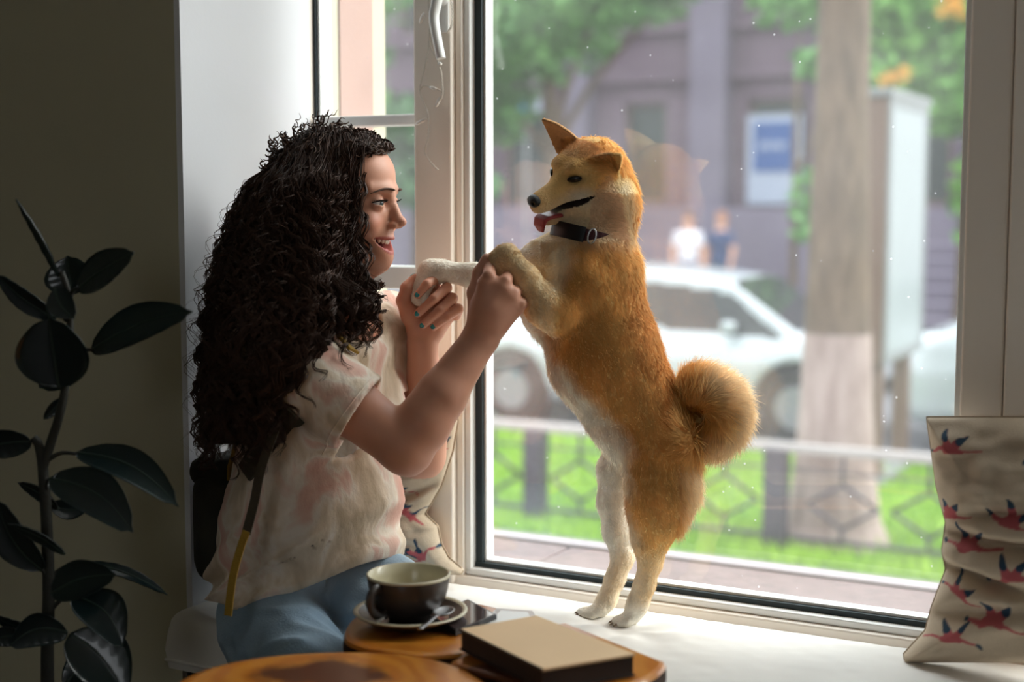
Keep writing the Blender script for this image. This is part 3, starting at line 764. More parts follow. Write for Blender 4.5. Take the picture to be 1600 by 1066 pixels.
# ================================================================== THE DOG
DD = 2.232
def G(px, py, dd=0): return F(px, py, DD + dd * .001)
MM = DD / FPX                                              # metres per pixel at the dog
def fur_cloud(sdf, v, f, n, length_fn, dir_fn, col_fn, seed, width=.00055, mask_fn=None, segs=3, lift=.35, jit=.25):
    """short strands growing from the skin mesh: thin tapering blades, shaded with the skin's normals"""
    r = np.random.default_rng(seed)
    tri = np.concatenate([f[:, [0, 1, 2]], f[:, [0, 2, 3]]])
    a, b_, c = v[tri[:, 0]], v[tri[:, 1]], v[tri[:, 2]]
    nr = np.cross(b_ - a, c - a); ar = np.linalg.norm(nr, axis=1); nr = nr / (ar[:, None] + 1e-12)
    w_ = ar.copy()
    if mask_fn is not None: w_ = w_ * mask_fn((a + b_ + c) / 3)
    k = r.choice(len(tri), n, p=w_ / w_.sum())
    u1, u2 = r.random(n), r.random(n); fl = u1 + u2 > 1; u1[fl], u2[fl] = 1 - u1[fl], 1 - u2[fl]
    P = a[k] + (b_ - a)[k] * u1[:, None] + (c - a)[k] * u2[:, None]
    N_ = sdf.grad(P, .004)
    D_ = dir_fn(P); D_ = D_ - N_ * np.sum(D_ * N_, 1)[:, None]; D_ /= np.linalg.norm(D_, axis=1)[:, None] + 1e-9
    D_ = D_ + r.normal(0, jit, (n, 3)); D_ /= np.linalg.norm(D_, axis=1)[:, None]
    Ln = length_fn(P) * r.uniform(.65, 1.2, n)
    cl = (vnoise(P, 120, seed)[:, None] * .35 * np.cross(N_, D_))                 # clumping
    C_ = col_fn(P) * (1 + .07 * r.normal(size=(n, 1))).clip(.6, 1.4)
    side = np.cross(D_, N_) + r.normal(0, .3, (n, 3)); side /= np.linalg.norm(side, axis=1)[:, None]
    side *= np.where(np.sum(np.cross(side, D_ + N_ * lift) * N_, 1) < 0, -1.0, 1.0)[:, None]
    rings = []; norms = []; colr = []
    for s in range(segs + 1):
        t = s / segs
        q = P - N_ * .001 + (N_ * (lift * (t - .35 * t * t)) + D_ * (t * (1 - lift * .5)) + cl * t * t) * Ln[:, None]
        wv = width * (1 - t * .85)
        nn = N_ + D_ * .15; nn /= np.linalg.norm(nn, axis=1)[:, None]
        rings += [q - side * wv, q + side * wv]; norms += [nn, nn]; colr += [C_, C_]
    V = np.stack(rings, 1); kk = 2 * (segs + 1)
    base = (np.arange(n) * kk)[:, None]
    Q = np.concatenate([base + np.array([2 * s, 2 * s + 1, 2 * s + 3, 2 * s + 2]) for s in range(segs)])
    return V.reshape(-1, 3), Q, np.stack(norms, 1).reshape(-1, 3), np.stack(colr, 1).reshape(-1, 3)

S = SDF(); m_ = MM
# trunk, neck, chest
S.chain([G(918, 440), G(945, 560), G(990, 640), G(1026, 702)], [80 * m_, 84 * m_, 72 * m_, 64 * m_], .03)
S.cone(G(930, 418, 4), G(930, 335, 2), 66 * m_, 51 * m_, .03)
S.ell(G(860, 428, 14), np.array([60, 62, 58]) * m_, k=.035)
S.ell(G(850, 480, 15), np.array([34, 45, 50]) * m_, k=.03)
# near (left) fore leg, bent
S.chain([G(905, 445, -50), G(868, 488, -72), G(850, 478, -82)], [44 * m_, 30 * m_, 29 * m_], .02)
S.chain([G(850, 478, -82), G(820, 436, -86), G(792, 402, -84), G(779, 412, -80), G(770, 440, -72)], [27 * m_, 21.5 * m_, 18 * m_, 17 * m_, 15 * m_], .012)
# far (right) fore leg, stretched out
S.chain([G(870, 450, 60), G(800, 440, 72), G(740, 431, 78), G(690, 424, 82), G(672, 424, 82), G(659, 446, 76), G(655, 466, 66)], [38 * m_, 26 * m_, 19.5 * m_, 16.5 * m_, 17 * m_, 15 * m_, 13 * m_], .012)
# near hind leg
hn = [(1032, 705, -40, 62), (1034, 765, -48, 53), (1026, 805, -46, 41), (1016, 845, -40, 25), (1016, 880, -34, 14.5), (1007, 915, -30, 13), (996, 945, -27, 13), (988, 962, -25, 13)]
S.chain([G(a, b_, c) for a, b_, c, _ in hn], [q[3] * m_ for q in hn], .022)
S.cone(G(1022, 884, -34), G(1016, 872, -34), 11 * m_, 10 * m_, .006)
for i, (tx, ty, td) in enumerate(((962, 970, -16), (964, 973, -26), (970, 975, -36), (980, 974, -42))):
    S.cone(G(988, 964, -26 - 2 * i), G(tx, ty, td), 9.5 * m_, 7.2 * m_, .005)
# far hind leg
hf = [(1000, 690, 40, 55), (966, 735, 48, 31), (957, 785, 48, 22), (964, 832, 44, 19.5), (973, 872, 36, 14.5), (961, 905, 28, 13), (948, 938, 20, 12.5), (938, 952, 16, 12)]
S.chain([G(a, b_, c) for a, b_, c, _ in hf], [q[3] * m_ for q in hf], .02)
S.cone(G(978, 878, 36), G(984, 870, 36), 10 * m_, 8 * m_, .006)
for i, (tx, ty, td) in enumerate(((908, 956, 22), (909, 959, 12), (914, 962, 4), (924, 962, 0))):
    S.cone(G(938, 953, 16 - 3 * i), G(tx, ty, td), 9 * m_, 6.8 * m_, .005)
# tail curled over the back
tp = [(1050, 634, -8, 23), (1070, 616, -12, 28), (1098, 611, -18, 33), (1124, 626, -24, 35), (1132, 655, -30, 34), (1118, 682, -34, 27), (1092, 684, -30, 20)]
tl = spline([np.append(G(a, b_, c), r * m_) for a, b_, c, r in tp], 16)
S.chain(list(tl[:, :3]), list(tl[:, 3]), .004)
S.cone(G(1088, 652, 0), G(1098, 662, 0), 20 * m_, 20 * m_, .004)
# head
A0 = math.radians(35); RO = math.radians(13); PI_ = math.radians(15)
fw = np.array([-math.cos(A0), -math.sin(A0), 0]); nr0 = np.array([math.sin(A0), -math.cos(A0), 0]); up0 = np.array([0, 0, 1.0])
up1 = math.cos(PI_) * up0 + math.sin(PI_) * fw; fw1 = math.cos(PI_) * fw - math.sin(PI_) * up0
nr1 = math.cos(RO) * nr0 - math.sin(RO) * up1; up1 = math.cos(RO) * up1 + math.sin(RO) * nr0
HD = Frame(G(922, 268), rotF(np.array([fw1, nr1, up1])), m_ * 1.05)
Hp = HD.p; AX = HD.ax
S.ell(Hp((-4, 0, 0)), np.array([56, 54, 52]) * m_, AX, .01)
S.ell(Hp((26, 0, 2)), np.array([34, 38, 32]) * m_, AX, .02)
for q in (-1, 1):
    S.ell(Hp((10, 32 * q, -26)), np.array([42, 26, 28]) * m_, AX, .02)
    S.ell(Hp((40, 17 * q, 20)), np.array([14, 13, 8]) * m_, AX, .012)
S.cone(Hp((40, 0, -18)), Hp((92, 0, -24)), 26 * m_, 16.5 * m_, .02)
S.cone(Hp((88, 0, -26)), Hp((100, 0, -25)), 15 * m_, 12.5 * m_, .008)
S.cone(Hp((60, 0, -6)), Hp((98, 0, -16)), 11 * m_, 9 * m_, .012)
S.cone(Hp((16, 0, -50)), Hp((84, 0, -51)), 24 * m_, 10 * m_, .01)
S.ell(Hp((-10, 0, -52)), np.array([46, 44, 40]) * m_, AX, .03)
S.ell(G(944, 318, 2), np.array([54, 50, 60]) * m_, k=.03)
def MOUTH(x): return np.interp(x, [30, 42, 60, 90, 105, 120], [-14, -19, -31, -41, -44.5, -47])
# mouth: thin dark smile between the jaws, wider at the front
def mouth(P):
    q = HD.inv(P); x, y, z = q[:, 0], np.abs(q[:, 1]), q[:, 2]
    mid = MOUTH(x)
    th = np.interp(x, [36, 44, 60, 90, 125], [0, 2.6, 5, 7.5, 9])
    return np.maximum(np.abs(z - mid) - th, np.maximum(36 - x, y - 62)) * m_
S.fn(mouth, Hp((70, 0, -42)), 75 * m_, k=.002, sub=True)
for q in (-1, 1):
    S.ell(Hp((55, 27 * q, 7)), np.array([10, 9, 5]) * m_, AX, .006, sub=True)
# ears
def ear(base, tip, wide, out, k=.006, cup=.55):
    """leaf shaped cupped ear as a distance field"""
    b0, t0 = Hp(base), Hp(tip); y = t0 - b0; Lh = np.linalg.norm(y); y /= Lh
    o_ = HD.ax.T @ np.array(out) if False else np.array(out) @ AX; o_ = o_ - y * o_.dot(y); o_ /= np.linalg.norm(o_); x = np.cross(y, o_)
    W_ = wide * m_
    def fn(P):
        q = P - b0; a = q @ x; h = (q @ y) / Lh; d = q @ o_
        wd = W_ * np.clip(1 - np.clip(h, 0, 1) ** 1.5, 0, 1) + .002
        u = a / W_
        sh = np.abs(d - cup * W_ * (1 - u * u) * -1 * np.clip(1 - h * .4, 0, 1) - cup * W_ * .4) - .0032
        return np.maximum(np.maximum(sh, np.abs(a) - wd), np.maximum(-h - .25, h - 1.02) * Lh) * .8
    S.fn(fn, (b0 + t0) / 2, Lh * .75 + W_, k)
ear((4, -38, 34), (24, -76, 70), 24, (.75, -.25, .3))
ear((4, 36, 18), (0, 70, 36), 25, (.8, .35, -.5), cup=.7)

dog_v, dog_f = join_meshes([
    S.mesh(np.min([G(630, 380, -160), G(630, 1000, -160), G(1190, 380, 160), G(1190, 1000, 160), G(630, 380, 160)], 0) - .02, np.max([G(630, 360, -160), G(630, 1000, -160), G(1190, 360, 160), G(630, 360, 160), G(1190, 1000, 160)], 0) + .02, .0042)])
# split head off for a finer grid
neckz = G(930, 392)[2]
def cut(v, f, keep):
    m = keep(v[f].mean(1)); ff = f[m]; u, inv = np.unique(ff, return_inverse=True); return v[u], inv.reshape(-1, f.shape[1])
hx = np.array([G(810, 170, -110), G(1020, 170, -110), G(810, 170, 110), G(1020, 170, 110), G(810, 400, -110), G(1020, 400, 110)])
hv, hf_ = S.mesh(hx.min(0) - .02, hx.max(0) + .02, .0019)
dog_v, dog_f = join_meshes([cut(dog_v, dog_f, lambda c: c[:, 2] < neckz), cut(hv, hf_, lambda c: c[:, 2] >= neckz - .003)])

# coat colours by place on the body
def lin(*c): return np.array(hexc(*c)[:3])
TAN, RED, CREAM, WHITE, DARK = lin(244, 198, 124), lin(204, 138, 70), lin(250, 224, 182), lin(252, 246, 232), lin(70, 50, 34)
def to_px(P):
    q = np.asarray(P) - CAM
    x = q[:, 0] * CY + q[:, 1] * SY; y = -q[:, 0] * SY + q[:, 1] * CY; z = q[:, 2]
    zc = y * CP - z * SP; yc = y * SP + z * CP
    return 800 + FPX * x / zc, 533 - FPX * yc / zc, (y - DD) * 1000
_spine = np.array([(925, 400), (918, 440), (945, 560), (990, 640), (1026, 702), (1034, 765), (1022, 830), (1016, 900)], float)
def coat(P):
    X, Y, Z = to_px(P)                                      # side-on coordinates of the animal, millimetre-like
    n = vnoise(P, 38, 5) * 9 + vnoise(P, 90, 6) * 5
    # signed distance in front (belly side) of the spine line
    cx = np.interp(Y, _spine[:, 1], _spine[:, 0])
    bel = cx - X                                            # >0 towards belly
    w = np.interp(Y, [380, 430, 465, 520, 600, 660, 700, 730, 800, 850, 900], [26, 34, 62, 76, 60, 38, 32, 46, 44, 26, 8])
    t = sm(bel + n, w - 16, w + 26)[:, None]
    side = TAN * (1 - t) + WHITE * t
    dk = sm(-bel + n * 1.5, 25, 62)[:, None] * sm(Y, 400, 470)[:, None] * (1 - sm(Y, 720, 800))[:, None]
    side = side * (1 - .75 * dk) + RED * .75 * dk
    pt = (vnoise(P, 26, 8) > .1)[:, None] * .18; side = side * (1 - pt) + RED * pt
    # far hind leg and inner legs pale
    far = (sm(Z, 6, 24) * sm(Y, 690, 725) * (X < 1010))[:, None]; side = side * (1 - far) + WHITE * far
    hk = sm(Y, 845, 890)[:, None] * .6; side = side * (1 - hk) + CREAM * hk
    ft = sm(Y, 930, 965)[:, None]; side = side * (1 - ft) + WHITE * ft
    bk = (sm(X + n * .6, 1054, 1082) * sm(Y, 716, 740) * (1 - sm(Y, 820, 850)))[:, None]; side = side * (1 - bk) + CREAM * bk
    # fore legs: cream, tan on top of the near upper arm
    fl = (sm(888 - X + n, 0, 44) * (Y > 375) * (1 - sm(Y, 512, 530)) * sm(-Z, 30, 58))[:, None]; c2 = CREAM * .8 + TAN * .2
    side = side * (1 - fl) + c2 * fl
    sh = ((X < 810) & (Z > 40) & (Y > 380))[:, None]; side = np.where(sh, WHITE, side)
    # tail: red-tan inside, cream fringe outside
    tr = np.hypot(X - 1102, Y - 652); ta = (sm(X, 1050, 1072) * (Y < 715) * (Y > 570))[:, None]
    tc = TAN; tm = sm(tr + n, 16, 42)[:, None] * sm(X + .15 * (650 - Y), 1082, 1118)[:, None]
    side = side * (1 - ta) + (tc * (1 - tm) + CREAM * tm) * ta
    side = side * (1 + .13 * vnoise(P * np.array([1, 1, .55]), 75, 9)[:, None])
    # head
    q = HD.inv(P); hx_, hy, hz = q[:, 0], np.abs(q[:, 1]), q[:, 2]
    ish = (sm(-Y, -398, -368))[:, None]
    hd = np.repeat(lin(252, 204, 128)[None], len(P), 0)
    under = sm(-(hz + .15 * (hx_ - 20)) + n * .6, -2, 26)[:, None] * (1 - sm(-hx_, 5, 40))[:, None]; hd = hd * (1 - under) + (CREAM * .95) * under
    chk = np.exp(-(((hx_ - 40) / 26) ** 2 + ((hy - 34) / 16) ** 2 + ((hz + 20) / 12) ** 2))[:, None]; hd = hd * (1 - chk) + WHITE * chk
    brow = np.exp(-(((hx_ - 46) / 9) ** 2 + ((hy - 14) / 7) ** 2 + ((hz - 22) / 6) ** 2))[:, None] * .5; hd = hd * (1 - brow) + CREAM * brow
    mz = (sm(hx_, 62, 95) * sm(hz, -40, -14) )[:, None] * .55; hd = hd * (1 - mz) + lin(222, 180, 126) * mz
    ear_in = (((hz > 34) | (hy > 52)) & (hx_ > 6))[:, None] * .55; hd = hd * (1 - ear_in) + lin(214, 164, 128) * ear_in
    back = sm(-hx_, 14, 45)[:, None] * .25; hd = hd * (1 - back) + lin(252, 192, 104) * back
    fh = (sm(hz, 12, 34) * sm(hx_, -20, 20))[:, None] * .45; hd = hd * (1 - fh) + RED * fh
    # lips and mouth lining
    mid = MOUTH(hx_)
    lp = ((hx_ > 37) & (np.abs(hz - mid) < np.interp(hx_, [36, 44, 60, 90], [.2, 2.8, 5.6, 8])) & (hy < 62) & (hx_ < 112))[:, None]
    hd = np.where(lp, lin(34, 22, 22), hd)
    rm = np.exp(-(((hx_ - 52) / 15) ** 2 + ((hy - 30) / 15) ** 2 + ((hz - 7 - .0 * hx_) / 6) ** 2))[:, None] * .75; hd = hd * (1 - rm) + lin(66, 46, 36) * rm
    nk = (sm(Y, 318, 345) * sm(915 - X + n, 0, 50))[:, None] * .6; hd = hd * (1 - nk) + CREAM * nk
    return side * (1 - ish) + hd * ish
dog = thing('dog', G(975, 975, 0), 'tan and cream curl-tailed dog standing on hind legs with its paws in the woman\'s hands', 'dog')
M['skinfur'] = mat('dog_undercoat', (1, 1, 1, 1), .9, attr='Col', var=.15, scale=90, bump=.5, bscale=260)
def fur_mat():
    m = mat('dog_fur', (1, 1, 1, 1), .7, attr='Col', spec=.25); nt = m.node_tree; b_ = nt.nodes['Principled BSDF']
    out = [n for n in nt.nodes if n.type == 'OUTPUT_MATERIAL'][0]
    tr = nt.nodes.new('ShaderNodeBsdfTranslucent'); mx = nt.nodes.new('ShaderNodeMixShader'); mx.inputs[0].default_value = .5
    at = [n for n in nt.nodes if n.type == 'ATTRIBUTE'][0]
    nt.links.new(at.outputs['Color'], tr.inputs['Color']); nt.links.new(b_.outputs[0], mx.inputs[1]); nt.links.new(tr.outputs[0], mx.inputs[2]); nt.links.new(mx.outputs[0], out.inputs[0])
    return m
M['fur'] = fur_mat()
dog_body = mesh_obj('body', dog_v, dog_f, M['skinfur'], dog, True, cols=coat(dog_v))
def fur_len(P):
    X, Y, Z = to_px(P); q = HD.inv(P)
    L_ = np.interp(Y, [190, 300, 390, 430, 600, 700, 780, 830, 880, 985], [9, 13, 20, 15, 13, 13, 13, 10, 6, 4.5])
    L_ = np.where((X > 1058) & (Y < 715), 34, L_)
    L_ = np.where((X < 840) & (Y > 375) & (Y < 520), 6, L_)
    L_ = np.where((X < 872) & (Z < -45) & (Y > 375) & (Y < 520), 7.5, L_)
    L_ = np.where((X > 1060) & (Y > 720) & (Y < 830), 26, L_)
    L_ = np.where((X < 985) & (Y > 680) & (Z > 15), np.minimum(L_, 8), L_)
    face = sm(q[:, 0], 15, 45) * (Y < 375); L_ = L_ * (1 - face) + 3.4 * face
    L_ = np.where((q[:, 2] > 48) | ((np.abs(q[:, 1]) > 56) & (Y < 300)), 3.5, L_)
    return L_ * .001
_fd = rotF(np.array([[.25, 0, -1.0], [-.6, 0, -.5], [.4, 0, -.9], [1, 0, -.2]]))
def fur_dir(P):
    X, Y, Z = to_px(P); n = len(P)
    d = np.repeat(rotF(np.array([[.35, -.05, -1.0]])), n, 0)
    fore = ((X < 845) & (Y > 375) & (Y < 520))[:, None]; d = np.where(fore, rotF(np.array([[-.8, 0, -.35]])), d)
    tail = ((X > 1056) & (Y < 716) & (Y > 570))
    cx, cy = X - 1098, Y - 655; rr = np.hypot(cx, cy) + 1e-6
    tang = rotF(np.stack([-cy / rr * .75 + cx / rr * .75, np.zeros(n), -(cx / rr * .75 + cy / rr * .75)], 1))
    d = np.where(tail[:, None], tang, d)
    q = HD.inv(P); hd = (Y < 372)
    hdd = -HD.ax[0] * .9 + np.array([0, 0, -.35]); back = sm(-q[:, 0], -30, 20)[:, None]
    hdir = hdd[None] * (1 - back) + np.array([[0.02, 0, -1.0]]) * back
    d = np.where(hd[:, None], hdir, d)
    return d
def fur_mask(c):
    q = HD.inv(c); X, Y, Z = to_px(c)
    mid = MOUTH(q[:, 0])
    inm = (q[:, 0] > 36) & (np.abs(q[:, 2] - mid) < np.interp(q[:, 0], [36, 44, 60, 90], [.5, 3.5, 6.5, 9])) & (np.abs(q[:, 1]) < 62) & (Y < 370)
    eye = (q[:, 0] > 44) & (np.hypot(q[:, 0] - 55, (np.abs(q[:, 1]) - 27)) < 9) & (np.abs(q[:, 2] - 7) < 7)
    w_ = np.where(inm | eye, 0.0, 1.0)
    w_ = np.where(Y < 372, w_ * 1.5, w_); w_ = np.where((X > 1056) & (Y < 716), w_ * 1.7, w_)
    return w_
fv, ff, fn_, fc = fur_cloud(S, dog_v, dog_f, 150000, fur_len, fur_dir, coat, 21, mask_fn=fur_mask, width=.0007, lift=.38, jit=.2)
tag(mesh_obj('fur_coat', fv, ff, M['fur'], dog_body, True, cols=fc, normals=fn_), kind='stuff')
# eyes, nose, tongue, claws, collar
M['eye_dark'] = mat('dog_eye', hexc(24, 18, 16), .22, var=.4, scale=120); M['nose'] = mat('dog_nose', hexc(22, 22, 26), .35, bump=.5, bscale=700, var=.2, scale=300)
M['tongue'] = mat('dog_tongue', hexc(178, 70, 72), .3, col2=hexc(150, 52, 56), scale=60, sss=.1, bump=.2, bscale=500)
M['claw'] = mat('dog_claw', hexc(160, 140, 120), .4, var=.2, scale=60)
for q in (-1, 1):
    t1 = np.array([-.66, .75 * q, .12]); t1 /= np.linalg.norm(t1); n1 = np.array([.74, .66 * q, 0]); n1 -= t1 * n1.dot(t1); n1 /= np.linalg.norm(n1)
    e = SDF().ell(Hp((51, 26 * q, 7)), np.array([12, 3.4, 5.2]) * m_, np.array([t1, n1, np.cross(t1, n1)]) @ AX, .001); lo = Hp((51, 26 * q, 7))
    v, f = e.mesh(lo - .016, lo + .016, .0012); mesh_obj('eye', v, f, M['eye_dark'], dog, True)
e = SDF().ell(Hp((107, 0, -17)), np.array([9.5, 13, 10]) * m_, AX, .002).ell(Hp((104, 0, -24)), np.array([6, 5, 6]) * m_, AX, .004)
for q in (-1, 1): e.ell(Hp((113, 6 * q, -18)), np.array([4, 2.6, 2.4]) * m_, AX, .002, sub=True)
lo = Hp((107, 0, -19)); v, f = e.mesh(lo - .022, lo + .022, .0011); mesh_obj('nose', v, f, M['nose'], dog, True)
e = SDF()
e.chain([Hp((50, 2, -47)), Hp((76, 3, -46)), Hp((94, 4, -46)), Hp((103, 5, -52)), Hp((103, 6, -60))], [7 * m_, 9 * m_, 9.5 * m_, 9 * m_, 6 * m_], .006)
ax2 = AX
def flat_tongue(P):
    q = HD.inv(P); cy_ = 4; path = np.array([[70, -46], [84, -44], [94, -43.5], [101, -46], [104, -54], [102, -62]])
    best = np.full(len(P), 1e3)
    for i in range(len(path) - 1):
        a, b_ = path[i], path[i + 1]; ba = b_ - a
        h = np.clip(((q[:, [0, 2]] - a) @ ba) / (ba @ ba), 0, 1); d = np.linalg.norm(q[:, [0, 2]] - a - h[:, None] * ba, axis=1)
        wd = np.interp(i + h, [0, 2, 4, 5], [13, 14, 12, 7]); y = q[:, 1] - cy_
        rr = np.sqrt(np.maximum(np.abs(y) - wd + 2.6, 0) ** 2 + d ** 2); best = np.minimum(best, rr)
    return (best - 2.8) * m_
e = SDF().fn(flat_tongue, Hp((80, 4, -52)), .06)
lo = Hp((80, 4, -52)); v, f = e.mesh(lo - .05, lo + .05, .0014); mesh_obj('tongue', v, f, M['tongue'], dog, True)
for (tx, ty, td) in ((962, 970, -16), (964, 973, -26), (970, 975, -36), (908, 956, 22), (909, 959, 12), (914, 962, 4)):
    MB().tube([G(tx - 2, ty, td), G(tx - 8, ty + 1.5, td), G(tx - 12, ty + 4, td)], [.0024, .0019, .0006], 7).build('claw', M['claw'], dog, True)
# collar
M['collar'] = mat('collar_nylon', hexc(74, 26, 34), .7, var=.2, scale=200, bump=.3, bscale=500); M['buckle'] = mat('black_buckle', hexc(22, 22, 28), .35, var=.2, scale=60)
M['steel'] = mat('steel_ring', hexc(200, 200, 205), .2, metal=1)
cl = thing('dog_collar', G(915, 370, -60), 'dark red dog collar with black buckle and steel ring', 'collar')
cc = G(921, 368, 2); ca = rotF(np.array([1.0, 0, -.23])); ca /= np.linalg.norm(ca); cb = rotF(np.array([0, 1.0, 0])); cn = np.cross(ca, cb)
def ring_pt(th, out=0):
    d = ca * math.cos(th) + cb * math.sin(th); p = cc + d * .05
    for _ in range(18):
        e = S.ev(p[None])[0]
        if abs(e - .002 - out) < .0004: break
        p = p + d * (.002 + out - e) * .8
    return p
ths = np.linspace(0, 2 * math.pi, 72, endpoint=False); rp = np.array([ring_pt(t) for t in ths])
rp = np.array([cc + (p - cc) * min(1, .0595 / np.linalg.norm(p - cc)) for p in rp]); rp = (rp + np.roll(rp, 1, 0) + np.roll(rp, -1, 0)) / 3
def band(mb, pts, closed, hw, th):
    k = len(pts); c_ = cc
    V = []
    for p in pts:
        d = p - c_; d -= cn * d.dot(cn); d /= np.linalg.norm(d)
        V += [p + cn * hw, p + cn * hw + d * th, p - cn * hw + d * th, p - cn * hw]
    Fs = []
    for i in range(k if closed else k - 1):
        j = (i + 1) % k
        for q in range(4): Fs.append((4 * i + q, 4 * j + q, 4 * j + (q + 1) % 4, 4 * i + (q + 1) % 4))
    if not closed: Fs += [(0, 1, 2, 3), (4 * k - 1, 4 * k - 2, 4 * k - 3, 4 * k - 4)]
    return mb.add(V, Fs)
sharp(band(MB(), list(rp), True, .0095, .0028).build('strap', M['collar'], cl))
bi = [i for i, t in enumerate(ths) if math.radians(190) < t < math.radians(262)]
bk_pts = [rp[i] for i in bi]
sharp(band(MB(), [p + (p - cc) / np.linalg.norm(p - cc) * .002 for p in bk_pts], False, .0118, .006).build('buckle', M['buckle'], cl))
ip = rp[[i for i, t in enumerate(ths) if t > math.radians(268)][0]]; od = (ip - cc) / np.linalg.norm(ip - cc)
u_ = ca * .3 - cb * 0 + cn; u_ /= np.linalg.norm(u_); tg = np.cross(od, cn)
rg = [ip + od * .007 + (cn * math.cos(t) * .0115 + tg * math.sin(t) * .006) for t in np.linspace(0, 2 * math.pi, 25)]
MB().tube(rg, .0014, 7, cap=False).build('ring', M['steel'], cl, True)
DOG_SDF = S
# ================================================================== THE WOMAN
wm = 2.28 / FPX
aH = math.radians(18)
HF = Frame(F(525, 300, 2.28), rotF(np.array([[math.cos(aH), -math.sin(aH), 0], [-math.sin(aH), -math.cos(aH), 0], [0, 0, 1]])), .001)
aT = math.radians(30)
TF = Frame(F(470, 930, 2.28), rotF(np.array([[math.cos(aT), -math.sin(aT), 0], [-math.sin(aT), -math.cos(aT), 0], [0, 0, 1]])), .001)
h_, t_ = HF.p, TF.p
HA, TA = HF.ax, TF.ax
K = .001
# ---------------------------------------------------------------- skin: head, neck, arms, hands as one surface
B = SDF()
def eh(c, r, k=8, sub=False): B.ell(h_(c), np.array(r) * K, HA, k * K, sub)
def ch(a, b_, ra, rb, k=8): B.cone(h_(a), h_(b_), ra * K, rb * K, k * K)
eh((2, 0, 12), (88, 69, 78), 5)
eh((50, 0, 26), (45, 56, 46), 20)
eh((46, 0, -38), (50, 55, 62), 22)
for q in (-1, 1):
    ch((8, 50 * q, -70), (66, 17 * q, -110), 15, 14, 18)             # jaw
    eh((66, 37 * q, -50), (22, 19, 19), 12)                          # smiling cheek
    ch((94, 10 * q, 3), (76, 42 * q, 5), 9, 8, 10)                   # brow ridge
    eh((-2, 70 * q, -22), (14, 7, 24), 6)                            # ear
eh((74, 0, -112), (16, 18, 14), 14)
eh((70, 0, -80), (25, 30, 28), 16)
ch((78, 0, -100), (60, 0, -118), 16, 16, 14)
for q in (-1, 1): eh((95, 29 * q, -16), (14, 15, 11), 10, True)      # eye sockets
ch((93, 0, -10), (107, 0, -45), 7.5, 8.5, 9)
eh((110.5, 0, -47.5), (10, 8.6, 7.8), 6)
for q in (-1, 1): eh((101, 10.5 * q, -53), (9, 5.5, 5.6), 5)
for q in (-1, 1): eh((106, 5.5 * q, -59.5), (5, 2.8, 2.6), 2, True)
for q in (-1, 1): B.cone(h_((101, 19 * q, -56)), h_((86, 36 * q, -76)), .0026, .0022, .006, True)   # smile fold
def mz(y): return -84.5 + 12 * (y / 32) ** 2
def mh(y): return 8.6 * np.clip(1 - (y / 32.5) ** 2, 0, 1) ** .65
def mf(y): return 96 - y * y / 34.0
ys = np.linspace(-32, 32, 15)
B.chain([h_((mf(y) - 3, y, mz(y) + mh(y) + 2.2)) for y in ys], [(1.6 + 3.4 * (1 - (y / 32) ** 2)) * K for y in ys], 3 * K)
B.chain([h_((mf(y) - 7.5, y, mz(y) - mh(y) - 2.6)) for y in ys], [(1.6 + 4.2 * (1 - (y / 32) ** 2)) * K for y in ys], 3 * K)
def mouth_cut(P):
    q = HF.inv(P); y = q[:, 1]
    return np.maximum(np.abs(q[:, 2] - mz(y)) - mh(y), np.maximum(58 - q[:, 0], np.abs(y) - 32)) * K * .8
B.fn(mouth_cut, h_((85, 0, -84)), 45 * K, 1.5 * K, True)
EY = []
for q in (-1, 1):
    ec = np.array([80.5, 28.5 * q, -18.0]); ef = np.array([math.cos(.35), math.sin(.35) * q, 0]); el = np.array([-math.sin(.35) * q, math.cos(.35), 0])
    B.ell(h_(ec), np.array([14.2, 14.2, 14.2]) * K, HA, 3 * K)
    def lid(P, ec=ec, ef=ef, el=el):
        w_ = HF.inv(P) - ec; y = w_ @ el; z = w_[:, 2]; f_ = w_ @ ef
        return np.maximum(np.abs(z - .4 + .25 * y * 0) - 3.2 * np.clip(1 - (y / 13.2) ** 2, 0, 1) ** .8, 5 - f_) * K * .8
    B.fn(lid, h_(ec + ef * 10), 16 * K, 1.0 * K, True)
    EY.append((ec, ef, el, q))
# neck and hidden upper chest
B.cone(h_((-14, 0, -50)), t_((80, 0, 470)), .052, .056, .02)
B.cone(t_((60, -110, 440)), t_((60, 110, 440)), .04, .04, .03)
B.ell(t_((62, 0, 400)), (.075, .11, .09), TA, .03)
# near (right) arm
B.chain([t_((70, 160, 425)), F(545, 632, 2.105), F(632, 699, 2.085), F(690, 618, 2.10), F(752, 527, 2.13)], [.050, .044, .0385, .0365, .0262], .012)
B.ell(F(665, 660, 2.09), (.036, .036, .042), k=.02)
B.cone(F(640, 716, 2.09), F(648, 712, 2.09), .026, .024, .012)
# near hand: back of the hand to the viewer, closed on the paw
def Hn(px, py, dz): return F(px, py, 2.118 + dz * K)
B.cone(F(752, 527, 2.13), Hn(764, 482, 4), .0255, .027, .012)
B.chain([Hn(757, 500, 6), Hn(762, 445, 2)], [.021, .0165], .01)
B.chain([Hn(764, 500, 4), Hn(784, 450, 0)], [.022, .0165], .01)
B.chain([Hn(770, 502, 6), Hn(797, 464, 2)], [.022, .0155], .01)
B.chain([Hn(772, 506, 10), Hn(806, 480, 8)], [.021, .0135], .01)
near_f = [[(764, 432, -2), (766, 416, 26), (752, 428, 56), (752, 446, 60)], [(789, 440, -3), (796, 428, 28), (778, 436, 62), (768, 452, 62)],
          [(802, 458, 0), (811, 450, 28), (792, 455, 62), (780, 466, 60)], [(813, 475, 6), (820, 470, 28), (803, 473, 56), (792, 482, 54)]]
for fg in near_f: B.chain([Hn(*p) for p in fg], [.0104, .0090, .0080, .0070], .0025)
